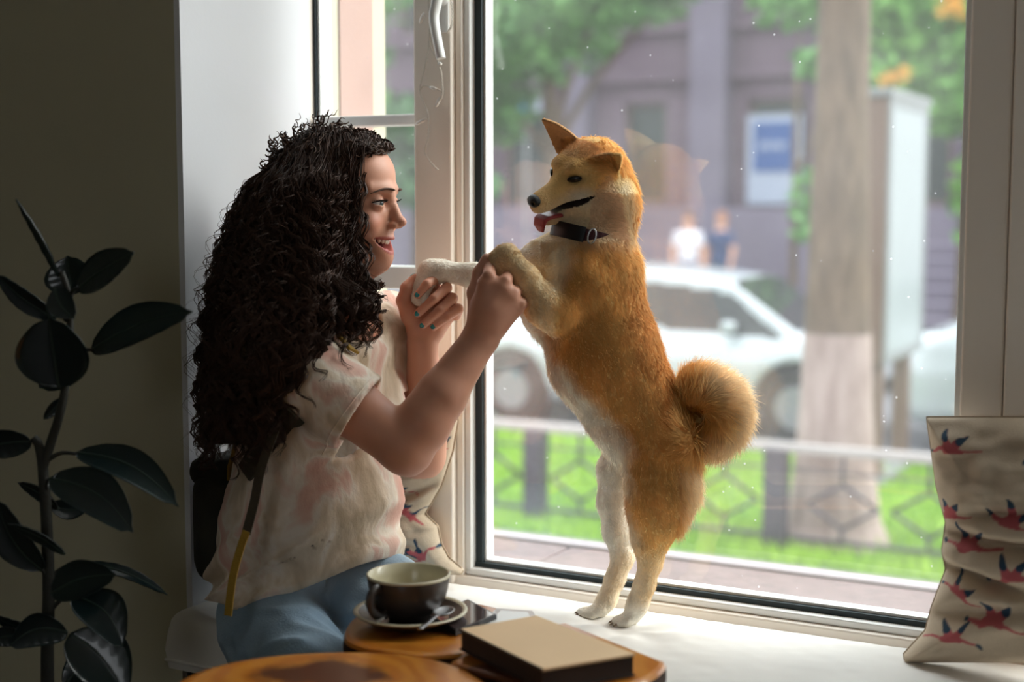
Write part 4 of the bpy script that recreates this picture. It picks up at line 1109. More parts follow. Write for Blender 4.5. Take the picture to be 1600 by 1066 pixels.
B.chain([Hn(748, 492, 16), Hn(742, 458, 26), Hn(749, 426, 30), Hn(760, 404, 30)], [.017, .0115, .0092, .0078], .006)
# far (left) arm and hand: fingers to the viewer
B.chain([t_((70, -160, 425)), F(640, 650, 2.40), F(658, 712, 2.335), F(663, 640, 2.315), F(660, 536, 2.31)], [.048, .043, .039, .0345, .0232], .012)
B.ell(F(664, 668, 2.325), (.035, .035, .045), k=.02)
def Hf(px, py, dz): return F(px, py, 2.30 + dz * K)
B.cone(F(660, 536, 2.31), Hf(668, 505, 18), .023, .024, .012)
B.chain([Hf(662, 515, 16), Hf(676, 462, 34)], [.021, .016], .012)
B.chain([Hf(672, 512, 16), Hf(692, 476, 34)], [.021, .016], .012)
B.chain([Hf(678, 512, 14), Hf(700, 492, 30)], [.018, .0135], .012)
B.chain([Hf(650, 508, 8), Hf(642, 488, 6)], [.017, .0155], .012)                      # ball of the thumb
far_f = [[(680, 450, 36), (680, 435, 8), (667, 444, -14), (653, 461, -18)], [(694, 462, 36), (698, 450, 4), (678, 467, -19), (653, 490, -19)],
         [(703, 476, 32), (707, 466, 2), (687, 485, -17), (661, 508, -16)], [(712, 492, 26), (716, 483, 2), (698, 495, -13), (678, 510, -12)]]
for fg in far_f: B.chain([Hf(*p) for p in fg], [.0096, .0088, .0078, .0066], .0018)
B.chain([Hf(640, 495, 4), Hf(630, 470, -2), Hf(636, 450, 0), Hf(648, 436, 6)], [.0145, .011, .0102, .0086], .005)

def bb(pts, pad): pts = np.array(pts); return pts.min(0) - pad, pts.max(0) + pad
lo, hi = bb([t_((60, -180, 360)), t_((60, 180, 460)), F(545, 632, 2.1), F(640, 740, 2.05), F(752, 500, 2.13), F(663, 640, 2.36), F(640, 650, 2.42), h_((-14, 0, -70))], .06)
body = cut(*B.mesh(lo, hi, .0036), lambda c: np.ones(len(c), bool))
hlo, hhi = bb([h_((-95, -80, -135)), h_((130, 80, 95)), h_((130, -80, 95)), h_((-95, 80, -135))], .004)
headm = B.mesh(hlo, hhi, .0021, smooth=1)
hands = []
for c in ((F(775, 455, 2.145), (.075, .075, .085)), (F(672, 472, 2.305), (.062, .065, .065))):
    hands.append((c[0] - np.array(c[1]), c[0] + np.array(c[1])))
handm = [B.mesh(a, b_, .0019, smooth=1) for a, b_ in hands]
def inside(c, a, b_, m=0): return np.all((c > a + m) & (c < b_ - m), 1)
hcut = h_((0, 0, -118))[2]
body = cut(*body, lambda c: ~(inside(c, hlo, hhi, .004) & (c[:, 2] > hcut)) & ~inside(c, *hands[0], .004) & ~inside(c, *hands[1], .004))
headm = cut(*headm, lambda c: (c[:, 2] > hcut - .004))
sk_v, sk_f = join_meshes([body, headm] + handm)
SKIN, BLUSH, LIP, GUM = lin(212, 154, 128), lin(206, 126, 106), lin(186, 104, 94), lin(158, 84, 80)
def skin_col(P):
    q = HF.inv(P); n = len(P); c = np.repeat(SKIN[None], n, 0) * (1 + .05 * vnoise(P, 60, 3)[:, None])
    f_, y, z = q[:, 0], q[:, 1], q[:, 2]; hd = (z > -140) & (f_ > 20) & (np.abs(y) < 75)
    b_ = np.exp(-(((f_ - 78) / 22) ** 2 + ((np.abs(y) - 38) / 16) ** 2 + ((z + 48) / 16) ** 2))[:, None] * .55; c = c * (1 - b_) + BLUSH * b_
    b_ = np.exp(-(((f_ - 116) / 10) ** 2 + (y / 9) ** 2 + ((z + 50) / 9) ** 2))[:, None] * .35; c = c * (1 - b_) + BLUSH * b_
    dz = np.abs(z - mz(y)); lipb = hd & (np.abs(y) < 33) & (f_ > mf(y) - 16) & (dz < mh(y) + np.where(z > mz(y), 5.2, 7.0) * (1 - (y / 34) ** 2).clip(.2, 1))
    c = np.where(lipb[:, None], LIP, c)
    inn = hd & (np.abs(y) < 29) & (dz < mh(y) + 1) & (f_ < mf(y) - 12) & (f_ > 55); c = np.where(inn[:, None], GUM, c)
    return c
woman = thing('person', t_((0, 0, -60)), 'person with long curly dark hair in a pale tie-dye t-shirt holding the dog\'s paws', 'person')
M['skin'] = mat('skin', (1, 1, 1, 1), .48, attr='Col', sss=.12, spec=.4, bump=.06, bscale=900)
wbody = mesh_obj('body', sk_v, sk_f, M['skin'], woman, True, cols=skin_col(sk_v))
# eyes, lashes, brows, teeth, nails
M['brow'] = mat('eyebrow_hair', hexc(98, 66, 48), .7, var=.3, scale=300, bump=.5, bscale=900)
M['lash'] = mat('eyelash', hexc(24, 18, 16), .6); M['teeth'] = mat('teeth', hexc(238, 226, 206), .25, var=.05, scale=200)
M['tongue2'] = mat('mouth_tongue', hexc(170, 80, 80), .4, var=.1, scale=90)
def eye_mat():
    return mat('eyeball', (1, 1, 1, 1), .06, attr='Col', spec=.6)
M['eyeball'] = eye_mat()
for ec, ef, el, s in EY:
    n1, n2 = 32, 32; th = np.linspace(0, math.pi, n1); ph = np.linspace(0, 2 * math.pi, n2, endpoint=False)
    T_, P_ = np.meshgrid(th, ph, indexing='ij')
    gz = ef * .93 + np.array([.35, -.12, -.13]); gz = np.array([.985, .06, -.15]) if s > 0 else np.array([.985, -.0, -.15]); gz /= np.linalg.norm(gz)
    e1 = np.cross(gz, (0, 0, 1.0)); e1 /= np.linalg.norm(e1); e2 = np.cross(e1, gz)
    dirs = (np.cos(T_)[..., None] * gz + np.sin(T_)[..., None] * (np.cos(P_)[..., None] * e1 + np.sin(P_)[..., None] * e2)).reshape(-1, 3)
    ang = np.degrees(T_.reshape(-1))
    rr = 12.4 + .9 * np.exp(-(ang / 24) ** 4)
    col = np.where((ang < 12)[:, None], lin(12, 10, 10), np.where((ang < 29)[:, None], lin(70, 88, 92), np.where((ang < 34)[:, None], lin(48, 50, 52), lin(232, 226, 222))))
    i = np.arange(n1 * n2).reshape(n1, n2); j = np.roll(i, -1, 1)
    f4 = np.stack([i[:-1], i[1:], j[1:], j[:-1]], -1).reshape(-1, 4)
    mesh_obj('eye', h_(ec + dirs * rr[:, None]), f4, M['eyeball'], woman, True, cols=col)
    yy = np.linspace(-13.4, 13.4, 15)
    edge = [h_(ec + el * y + np.array([0, 0, .4 + 3.5 * max(0, 1 - (y / 13.6) ** 2) ** .8]) + ef * (math.sqrt(max(14.6 ** 2 - y * y - 10, 1)))) for y in yy]
    tip = edge + []
    mb = MB().tube(edge, [.0004] + [.0011] * 13 + [.0006], 6)
    for y in np.linspace(-12, 13.2, 16):
        k = ec + el * y + np.array([0, 0, .4 + 3.5 * max(0, 1 - (y / 13.6) ** 2) ** .8]) + ef * (math.sqrt(max(14.6 ** 2 - y * y - 10, 1)))
        o_ = ef * 5 + el * (y * .32) + np.array([0, 0, 3.0])
        mb.tube([h_(k), h_(k + o_ * .6 + np.array([0, 0, -.8])), h_(k + o_ + np.array([0, 0, .6]))], [.0005, .0004, .0001], 5)
    mb.build('eyelashes', M['lash'], woman, True)
    bp = []
    for t, w_ in zip(np.linspace(0, 1, 15), np.linspace(0, 1, 15)):
        y = s * (10 + 37 * t); z = -.5 + 7 * math.sin(math.pi * min(1, t * .78 + .12)) - 5 * t
        p = np.array([110.0, y, z])
        for _ in range(40):
            e = B.ev(h_(p)[None])[0] / K
            if e < .4: break
            p[0] -= max(e * .7, .15)
        bp.append(h_(p))
    MB().tube(bp, np.interp(np.linspace(0, 1, 15), [0, .12, .5, .85, 1], [.0034, .0056, .0054, .0036, .001]), 8, flat=.33).build('eyebrow', M['brow'], woman, True)
e = SDF()
for i in range(-5, 6):
    y = i * 5.2; wd = 3.8 if abs(i) < 2 else 3.5
    e.ell(h_((mf(y) - 8.5, y, mz(y) + mh(y) - 2.2 + .6 * abs(i) * .3)), np.array([2.4, wd, 5.2 - .25 * abs(i)]) * K, HA, .8 * K)
lo, hi = bb([h_((60, -32, -95)), h_((98, 32, -68)), h_((60, 32, -95)), h_((98, -32, -68))], .003)
v, f = e.mesh(lo, hi, .0011, smooth=1); mesh_obj('teeth', v, f, M['teeth'], woman, True)
e = SDF().ell(h_((72, 0, -92)), np.array([16, 16, 5]) * K, HA, .002)
v, f = e.mesh(lo - .01, hi, .0018); mesh_obj('tongue', v, f, M['tongue2'], woman, True)
M['nail'] = mat('teal_nail_polish', hexc(20, 128, 132), .15, coat=.5, var=.05, scale=100)
def nail(fr, a, b_, up, r):
    a, b_ = fr(*a), fr(*b_); ax = b_ - a; ax /= np.linalg.norm(ax); up = up - ax * up.dot(ax); up /= np.linalg.norm(up); sd = np.cross(ax, up)
    c = b_ + up * r * .62 - ax * r * .05
    v, f = SDF().ell(c, (r * .95, r * .42, r * .72), np.array([ax, up, sd]), .001).mesh(c - .012, c + .012, .0011)
    mesh_obj('fingernail', v, f, M['nail'], woman, True)
toV = rotF(np.array([-.35, -1.0, -.1]))
for fg in far_f: nail(Hf, fg[2], fg[3], toV, .0064)
nail(Hf, (636, 450, 0), (648, 436, 6), rotF(np.array([-.9, .2, .4])), .0086)
nail(Hn, (749, 426, 30), (760, 404, 30), rotF(np.array([-.9, .5, .2])), .0078)
WOMAN_SKIN = B

# ---------------------------------------------------------------- t-shirt
T = SDF()
def et(c, r, k=25): T.ell(t_(c), np.array(r) * K, TA, k * K)
et((4, 0, 25), (124, 166, 105)); et((22, 0, 150), (116, 160, 140), 40); et((48, 0, 300), (112, 152, 140), 40)
for q in (-1, 1): et((112, 62 * q, 305), (52, 58, 58), 30)
T.cone(t_((66, -148, 428)), t_((66, 148, 428)), .056, .056, .03); et((66, 0, 400), (86, 128, 72), 30)
et((88, 0, 130), (84, 122, 120), 40)
sN0, sN1 = t_((70, 155, 425)), F(632, 699, 2.085); sF0, sF1 = t_((70, -155, 425)), F(650, 690, 2.36)
T.cone(sN0, sN0 + (sN1 - sN0) * .66, .066, .063, .03); T.cone(sF0, sF0 + (sF1 - sF0) * .7, .062, .06, .03)
aN = (sN1 - sN0) / np.linalg.norm(sN1 - sN0); aF = (sF1 - sF0) / np.linalg.norm(sF1 - sF0)
hemN, hemF = F(552, 660, 2.10), sF0 + (sF1 - sF0) * .55
hemdirN = aN * .96 + rotF(np.array([.10, 0, .0])); hemdirN /= np.linalg.norm(hemdirN)
T_raw = T
def fold(P):
    q = TF.inv(P) * K
    # diagonal drag folds over the belly, soft creases elsewhere
    d1 = np.stack([q[:, 0] * .8 + q[:, 2] * .35, q[:, 1] * .8, q[:, 2] * 1.0 - q[:, 0] * .55], 1)
    n1 = vnoise(d1 * np.array([5, 5, 26]), 1.0, 31); n2 = vnoise(d1 * np.array([9, 9, 40]), 1.0, 32); n3 = vnoise(q * np.array([22, 22, 9]), 1.0, 33)
    low = sm(-q[:, 2], -.34, -.12)
    return (.016 * (1 - np.abs(n1) * 1.7) * low + .0035 * n2 + .0012 * n3)
def shirt_post(P, v):
    v = v - fold(P)
    sh = np.maximum(v, -(v + .0095))
    q = TF.inv(P)
    hem = (np.maximum(q[:, 0] - 10, 0) * .36 + 24 + 5 * np.sin(q[:, 1] * .03) - q[:, 2]) * K        # keep above
    sh = np.maximum(sh, hem)
    # neck opening
    nk = (np.asarray(P) - t_((92, 0, 480))) @ TA.T
    dn = np.linalg.norm(nk / np.array([.078, .078, .075]), axis=1) - 1; sh = np.maximum(sh, -dn * .07)
    for h0, a0, s0 in ((hemN, hemdirN, sN0), (hemF, aF, sF0)):
        al = (P - h0) @ a0; ra = np.linalg.norm(P - s0 - np.outer((P - s0) @ a0, a0), axis=1)
        sh = np.where(ra < .105, np.maximum(sh, np.minimum(al, .105 - ra + 1 * (al < 0))), sh)
    return sh
lo, hi = bb([t_((-150, -190, -60)), t_((200, -190, 500)), t_((-150, 190, -60)), t_((200, 190, 500)), F(600, 700, 2.04), F(660, 700, 2.42)], .03)
v, f = T.mesh(lo, hi, .004, post=shirt_post, smooth=2)
def shirt_mat():
    m, nt, b_ = new_mat('tie_dye_cotton'); N, L = nt.nodes, nt.links
    tc = N.new('ShaderNodeTexCoord'); mp = N.new('ShaderNodeMapping'); mp.inputs['Rotation'].default_value = (0, .5, .3); mp.inputs['Scale'].default_value = (1.6, 1.6, 1)
    L.new(tc.outputs['Object'], mp.inputs[0])
    n1 = N.new('ShaderNodeTexNoise'); n1.inputs['Scale'].default_value = 9; n1.inputs['Detail'].default_value = 3; n1.inputs['Distortion'].default_value = .6; L.new(mp.outputs[0], n1.inputs['Vector'])
    cr = N.new('ShaderNodeValToRGB'); e = cr.color_ramp.elements
    e[0].position = .30; e[0].color = hexc(226, 170, 152); e[1].position = .66; e[1].color = hexc(202, 180, 152)
    for p, c in ((.44, hexc(234, 196, 178)), (.51, hexc(244, 230, 214)), (.57, hexc(232, 212, 188))):
        q = cr.color_ramp.elements.new(p); q.color = c
    L.new(n1.outputs['Fac'], cr.inputs[0]); L.new(cr.outputs[0], b_.inputs['Base Color'])
    b_.inputs['Roughness'].default_value = .85; b_.inputs['Sheen Weight'].default_value = .15
    n2 = N.new('ShaderNodeTexNoise'); n2.inputs['Scale'].default_value = 700; L.new(tc.outputs['Object'], n2.inputs['Vector'])
    n3 = N.new('ShaderNodeTexNoise'); n3.inputs['Scale'].default_value = 28; n3.inputs['Detail'].default_value = 5; L.new(mp.outputs[0], n3.inputs['Vector'])
    ad = N.new('ShaderNodeMath'); ad.operation = 'MULTIPLY_ADD'; ad.inputs[1].default_value = .06; L.new(n2.outputs['Fac'], ad.inputs[0]); L.new(n3.outputs['Fac'], ad.inputs[2])
    bp = N.new('ShaderNodeBump'); bp.inputs['Strength'].default_value = .35; bp.inputs['Distance'].default_value = .01; L.new(ad.outputs[0], bp.inputs['Height']); L.new(bp.outputs[0], b_.inputs['Normal'])
    return m
M['shirt'] = shirt_mat()
shirt = mesh_obj('t_shirt', v, f, M['shirt'], woman, True)
def hem_ring(h0, a0, axis_pt, name, w=.0015):
    u1 = np.cross(a0, (0, 0, 1.0)); u1 /= np.linalg.norm(u1); u2 = np.cross(a0, u1); pts = []
    c = h0 - a0 * .012
    for t in np.linspace(0, 2 * math.pi, 49):
        d = u1 * math.cos(t) + u2 * math.sin(t); p = c + d * .10
        for _ in range(30):
            e = (T.ev(p[None]) - fold(p[None]))[0]
            if e < .0005: break
            p = p - d * e * .8
        pts.append(p)
    MB().tube(pts, .0011, 5, cap=False).build(name, M['shirt'], shirt, True)
hem_ring(hemN, aN, sN0, 'sleeve_seam')

# ---------------------------------------------------------------- jeans and shoes
J = SDF()
kn, kf = F(485, 1068, 1.96), np.array([.17, -.468, .502])
J.ell(t_((0, 0, 0)), (.108, .148, .074), TA, .02)
J.chain([t_((14, 88, -30)), kn], [.084, .066], .02); J.chain([t_((45, -88, -6)), F(592, 944, 2.22), kf], [.084, .08, .062], .014)
an_ = np.array([kn[0] + .03, kn[1] + .02, .10]); af_ = np.array([kf[0] + .03, kf[1] - .03, .10])
J.chain([kn, (kn + an_) / 2, an_], [.066, .056, .046], .02); J.chain([kf, (kf + af_) / 2, af_], [.064, .056, .046], .02)
def jeans_post(P, v):
    q = TF.inv(P) * K
    n = vnoise(q * np.array([10, 24, 30]), 1, 41); n2 = vnoise(q * np.array([34, 34, 50]), 1, 42)
    v = v - .0055 * (1 - 1.8 * np.abs(n)) - .0015 * n2
    v = np.maximum(v, np.asarray(P)[:, 2] * -1 + .075)
    return np.maximum(v, (q[:, 2] - .085))
lo, hi = bb([t_((-140, -190, -100)), t_((140, 190, 100)), t_((140, -190, 100)), t_((-140, 190, 100)), kn, kf, an_, af_], .09)
lo[2] = .05
v, f = J.mesh(lo, hi, .0058, post=jeans_post)
M['denim'] = mat('light_denim', hexc(164, 186, 202), .85, col2=hexc(130, 156, 178), scale=7, bump=.35, bscale=260)
jeans = mesh_obj('jeans', v, f, M['denim'], woman, True)
# stitched crease seam on the near thigh
M['stitch'] = mat('denim_seam', hexc(96, 116, 134), .8, var=.1, scale=200)
def on_surf(S_, p, d, off=0.0, post=None):
    p = np.array(p, float)
    for _ in range(60):
        e = S_.ev(p[None])
        if post is not None: e = post(p[None].astype(np.float32), e)
        e = float(e[0]) - off
        if e < .0004: break
        p = p + d * max(e * .8, .0003)
    return p
toward = rotF(np.array([0, 1.0, -.2])); 
M['shoe'] = mat('white_shoe', hexc(220, 218, 214), .6, var=.06, scale=30)
for a0 in (an_, af_):
    e = SDF(); d = rotF(np.array([.55, -.8, 0])); d /= np.linalg.norm(d)
    e.cone(a0 + (0, 0, -.03), a0 + d * .02 + (0, 0, -.055), .042, .042, .02); e.cone(a0 - d * .03 + (0, 0, -.06), a0 + d * .15 + (0, 0, -.068), .038, .032, .02)
    v, f = e.mesh(a0 - .22, a0 + .22, .006, post=lambda P, v: np.maximum(v, .002 - P[:, 2]), smooth=2); mesh_obj('shoe', v, f, M['shoe'], woman, True)

# ---------------------------------------------------------------- hair
LY = np.array([185, 215, 250, 300, 350, 400, 450, 500, 550, 600, 650, 700, 740], float)
XL = np.array([470, 432, 410, 385, 364, 349, 337, 329, 323, 318, 315, 314, 320], float)
XR = np.array([570, 590, 578, 566, 562, 566, 576, 584, 566, 500, 484, 478, 468], float)
DC = np.array([2.28, 2.28, 2.28, 2.275, 2.265, 2.25, 2.235, 2.22, 2.21, 2.205, 2.20, 2.20, 2.20])
DH = np.array([.06, .088, .10, .112, .125, .14, .155, .17, .178, .178, .17, .155, .13])
def lane(lam, dl, y):
    xl, xr = np.interp(y, LY, XL), np.interp(y, LY, XR); dc, dh = np.interp(y, LY, DC), np.interp(y, LY, DH)
    return xl + (xr - xl) * lam, dc + dl * dh
def FV(px, py, d):
    a = (px - 800.0) / FPX; b_ = (533.0 - py) / FPX; k = d / (CP + b_ * SP)
    return CAM + rotF(np.stack([a * k, d * np.ones_like(k), (-SP + b_ * CP) * k], -1))
# under layer of hair so that no scalp shows between the locks
U = SDF()
ysv = np.linspace(222, 690, 12)
def hull(P):
    X, Y, Z = to_px(P); D_ = Z * .001 + DD
    xl, xr = np.interp(Y, LY, XL) + 12, np.interp(Y, LY, XR) - 14; dc, dh = np.interp(Y, LY, DC), np.interp(Y, LY, DH) - .014
    rx = (xr - xl) / 2; q = np.sqrt(((X - (xl + xr) / 2) / rx) ** 2 + ((D_ - dc) / dh) ** 2)
    d = (q - 1) * np.minimum(rx * .001, dh)
    return np.maximum(d, np.maximum(208 - Y, Y - 690) * .001)
U.fn(hull, F(450, 450, 2.26), .45, .001)
def hull_post(P, v):
    q = HF.inv(P); face = np.maximum(np.maximum(58 - q[:, 0], q[:, 2] - 62), -150 - q[:, 2]) * K        # keep away from the face
    v = np.maximum(v, -np.maximum(np.maximum(56 - q[:, 0], q[:, 2] - 64), -400 - q[:, 2]) * K)
    cr = WOMAN_SKIN.ev(P) - .014; X, Y, Z = to_px(P); v = np.where(Y < 300, np.maximum(v, cr - .03 * sm(Y, 235, 300)), v)
    n = .006 * vnoise(P, 40, 51) + .004 * vnoise(P * np.array([1, 1, .4]), 120, 52)
    v = np.maximum(v - n, -(T_raw.ev(P) - .004))
    return v
lo, hi = bb([F(300, 190, 2.1), F(620, 190, 2.1), F(300, 720, 2.1), F(620, 190, 2.45), F(300, 720, 2.45), F(300, 190, 2.45), F(620, 720, 2.1)], .03)
v, f = U.mesh(lo, hi, .007, post=hull_post, smooth=1)
M['hair_in'] = mat('hair_under_layer', hexc(66, 45, 35), .8, var=.4, scale=60, bump=.8, bscale=90)
hair_base = mesh_obj('hair', v, f, M['hair_in'], woman, True)
def hair_strands(ng, seed, nch, rad, spread, nseg, y_end, near=.8, amp=(.003, .0105), wl=(.042, .062), shell=(.8, 1.05), drift=.02, lam_rng=(0, 1), own=.0015):
    """guide locks that fall along the hair mass and wind in loose curls; every guide carries a tuft of hairs"""
    r = np.random.default_rng(seed); n = ng
    th = np.where(r.random(n) < near, r.uniform(-math.pi, 0, n), r.uniform(0, math.pi, n))     # negative: viewer's side
    sh = r.uniform(shell[0] ** 2, shell[1] ** 2, n) ** .5
    lam = .5 + .5 * np.cos(th) * sh; lam = lam_rng[0] + (lam_rng[1] - lam_rng[0]) * lam
    dl = np.sin(th) * sh
    fR = np.interp(lam, [0, .5, 1], [-52, -5, 66]) + r.normal(0, 6, n); lR = -dl * 44 * r.uniform(.3, 1, n)
    k2 = np.clip(1 - ((fR - 2) / 92) ** 2 - (lR / 72) ** 2, .02, 1); uR = 12 + 80 * np.sqrt(k2)
    root = HF.o + (np.stack([fR, lR, uR], 1) * K) @ HF.ax
    X0, Y0, Z0 = to_px(root); D0 = Z0 * .001 + DD
    ye = r.uniform(y_end[0], y_end[1], n)
    ye = np.where(lam > .74, np.minimum(ye, r.uniform(400, 565, n)), ye)
    s = np.linspace(0, 1, nseg)
    Y = Y0[:, None] + (ye - Y0)[:, None] * s[None] ** 1.12
    lamw = lam[:, None] + drift * r.normal(size=(n, 1)) * s[None]
    w_ = sm(Y - Y0[:, None], 0, 85) ** .6
    lx, ld = lane(lamw, dl[:, None], Y)
    X = X0[:, None] * (1 - w_) + lx * w_; D_ = D0[:, None] * (1 - w_) + ld * w_
    P = FV(X, Y, D_)
    P[..., 2] += .012 * np.sin(np.pi * np.clip(s / .16, 0, 1))[None]
    flat = P.reshape(-1, 3)
    for it in range(2):                                     # stay outside head, shirt and arm
        for S_, mg in ((T_raw, .014), (WOMAN_SKIN, .009)):
            d = S_.ev(flat); bad = d < mg
            if bad.any(): flat[bad] += S_.grad(flat[bad]) * np.clip(mg - d[bad], 0, .04)[:, None]
    P = flat.reshape(P.shape); P[:, 1:-1] = (P[:, :-2] + 2 * P[:, 1:-1] + P[:, 2:]) / 4
    L_ = np.linalg.norm(np.diff(P, axis=1), axis=2).sum(1)
    ref = np.array([.3, .8, .1])
    t = np.gradient(P, axis=1); t /= np.linalg.norm(t, axis=2)[..., None] + 1e-9
    a = np.cross(t, ref); a /= np.linalg.norm(a, axis=2)[..., None] + 1e-9; b_ = np.cross(t, a)
    wv = r.uniform(*wl, n); sg = r.choice([-1, 1], n); p0 = r.random(n); ag = r.uniform(.6, 1.35, n)
    # children
    N_ = n * nch; g = np.repeat(np.arange(n), nch)
    ph = 2 * math.pi * (s[None] * (L_ / wv)[g][:, None] * sg[g][:, None] + (p0[g] + r.normal(0, .045, N_))[:, None])
    am = (amp[0] + (amp[1] - amp[0]) * sm(s, .04, .7))[None] * (ag[g] * r.uniform(.85, 1.15, N_))[:, None]
    oa = r.uniform(0, 2 * math.pi, N_); orr = spread * np.sqrt(r.random(N_)); tap = np.interp(s, [0, .1, .75, 1], [1.3, 1, .8, .25])
    oc = (np.cos(oa) * orr)[:, None] * tap[None]; os_ = (np.sin(oa) * orr)[:, None] * tap[None]
    wob = own * np.sin(2 * math.pi * (s[None] * r.uniform(3, 9, N_)[:, None] + r.random(N_)[:, None]))
    C_ = P[g] + a[g] * (np.cos(ph) * am + oc + wob)[..., None] + b_[g] * (np.sin(ph) * am * .8 + os_)[..., None]
    flat = C_.reshape(-1, 3)                                # keep the face free
    q = HF.inv(flat); lim = 57 + 12 * sm(q[:, 2], 44, 64) + 100 * (q[:, 2] > 66) + 30 * sm(-q[:, 2], 128, 150); lim = lim + np.repeat(r.normal(0, 4.5, N_), nseg) - 40 * (q[:, 1] < -25) * (q[:, 2] < 62); fa = (q[:, 0] > lim) & (q[:, 2] > -150)
    flat[fa] -= np.outer((q[fa, 0] - lim[fa]) * K, HF.ax[0])
    C_ = flat.reshape(C_.shape)
    ln = r.uniform(.82, 1.0, N_)
    rs = (rad * r.uniform(.7, 1.3, N_))[:, None] * np.interp(s, [0, .1, .75, 1], [.9, 1, .85, .12])[None]
    t = np.gradient(C_, axis=1); t /= np.linalg.norm(t, axis=2)[..., None] + 1e-9
    a = np.cross(t, ref); a /= np.linalg.norm(a, axis=2)[..., None] + 1e-9; b_ = np.cross(t, a)
    ns = 3
    V = np.stack([C_ + (a * math.cos(2 * math.pi * j / ns) + b_ * math.sin(2 * math.pi * j / ns)) * rs[..., None] for j in range(ns)], 2).reshape(-1, 3)
    idx = np.arange(N_ * nseg * ns).reshape(N_, nseg, ns); nx = np.roll(idx, -1, 2)
    Q = np.stack([idx[:, :-1], nx[:, :-1], nx[:, 1:], idx[:, 1:]], -1).reshape(-1, 4)
    shade = (r.uniform(.75, 1.3, n)[g] * r.uniform(.8, 1.25, N_))[:, None, None, None]
    c = lin(66, 45, 35)
    c = np.broadcast_to(c * shade, (N_, nseg, ns, 3)).reshape(-1, 3)
    return V, Q, c
M['hair'] = mat('curly_brown_hair', (1, 1, 1, 1), .5, attr='Col', spec=.28)
v, f, c = hair_strands(235, 61, 15, .00105, .0066, 46, (560, 735), near=.8)
tag(mesh_obj('curly_locks', v, f, M['hair'], hair_base, True, cols=c), kind='stuff')
v, f, c = hair_strands(80, 62, 7, .0009, .0035, 46, (430, 740), near=.85, amp=(.004, .013), wl=(.036, .055), shell=(1.0, 1.1), drift=.05)
tag(mesh_obj('loose_curls', v, f, M['hair'], hair_base, True, cols=c), kind='stuff')
v, f, c = hair_strands(45, 63, 2, .0005, .002, 50, (480, 745), near=.8, lam_rng=(0, .5), amp=(.006, .016), wl=(.04, .06), shell=(1.1, 1.22), drift=.08)
tag(mesh_obj('flyaway_hairs', v, f, M['hair'], hair_base, True, cols=c), kind='stuff')
def curl_tufts(paths, seed, nch=7, rad=.0008, spread=.0035, nseg=44):
    r = np.random.default_rng(seed); V, Q, C = [], [], []; off = 0; s = np.linspace(0, 1, nseg)
    for pts, amp, wl, tone in paths:
        P = spline([F(*p) for p in pts], nseg)
        for _ in range(2):
            d = T_raw.ev(P); bad = d < .008
            if bad.any(): P[bad] += T_raw.grad(P[bad]) * np.clip(.008 - d[bad], 0, .05)[:, None]
        L_ = np.linalg.norm(np.diff(P, axis=0), axis=1).sum(); t = np.gradient(P, axis=0); t /= np.linalg.norm(t, axis=1)[:, None]
        a = np.cross(t, np.array([.3, .8, .1])); a /= np.linalg.norm(a, axis=1)[:, None]; b_ = np.cross(t, a); p0 = r.random()
        for k in range(nch):
            ph = 2 * math.pi * (s * L_ / wl + p0 + r.normal(0, .04)); am = amp * (.35 + .65 * sm(s, 0, .4)) * r.uniform(.85, 1.15); oa = r.uniform(0, 6.3); o_ = spread * math.sqrt(r.random()) * np.interp(s, [0, .8, 1], [1, .7, .2])
            c_ = P + a * (np.cos(ph) * am + math.cos(oa) * o_)[:, None] + b_ * (np.sin(ph) * am * .8 + math.sin(oa) * o_)[:, None]
            mb = MB().tube(c_, np.interp(s, [0, .1, .8, 1], [.7, 1, .9, .15]) * rad, 3, cap=False)
            V.append(np.array(mb.v)); Q.append(np.array(mb.f) + off); off += len(mb.v)
            C.append(np.repeat(lin(66, 45, 35)[None] * r.uniform(.8, 1.2), len(mb.v), 0))
    return np.concatenate(V), np.concatenate(Q), np.concatenate(C)
tufts = [([(566, 300, 2.19), (570, 360, 2.185), (578, 420, 2.18), (586, 475, 2.17), (572, 535, 2.15)], .008, .05, .6), ([(558, 280, 2.185), (560, 350, 2.175), (566, 430, 2.165), (556, 500, 2.14), (548, 560, 2.11)], .010, .055, .5),
         ([(560, 400, 2.18), (576, 450, 2.17), (590, 500, 2.17), (582, 545, 2.16)], .008, .045, .7), ([(530, 420, 2.15), (535, 480, 2.12), (525, 540, 2.09), (535, 590, 2.07)], .010, .05, .3),
         ([(470, 480, 2.06), (480, 540, 2.04), (470, 590, 2.03), (484, 640, 2.03)], .011, .055, .1), ([(450, 500, 2.05), (458, 560, 2.03), (450, 620, 2.03), (462, 660, 2.03)], .011, .06, .1),
         ([(430, 540, 2.04), (440, 600, 2.03), (425, 660, 2.03), (436, 690, 2.04)], .010, .05, .1), ([(400, 560, 2.04), (408, 630, 2.03), (395, 690, 2.04), (408, 740, 2.05)], .012, .055, .1),
         ([(370, 600, 2.08), (360, 660, 2.08), (372, 710, 2.08), (360, 745, 2.09)], .011, .05, .1), ([(335, 620, 2.12), (326, 680, 2.12), (320, 720, 2.12), (332, 740, 2.12)], .012, .05, .1),
         ([(340, 500, 2.12), (326, 560, 2.12), (322, 620, 2.12), (312, 680, 2.12), (322, 712, 2.12)], .012, .055, .2), ([(350, 440, 2.14), (332, 500, 2.13), (328, 540, 2.13), (314, 590, 2.13), (312, 618, 2.13)], .011, .05, .3),
         ([(500, 430, 2.10), (505, 500, 2.06), (495, 560, 2.05), (505, 600, 2.05)], .010, .05, .2), ([(572, 270, 2.20), (566, 330, 2.19), (572, 400, 2.185), (560, 470, 2.16)], .009, .045, .8)]
v, f, c = curl_tufts(tufts, 66)
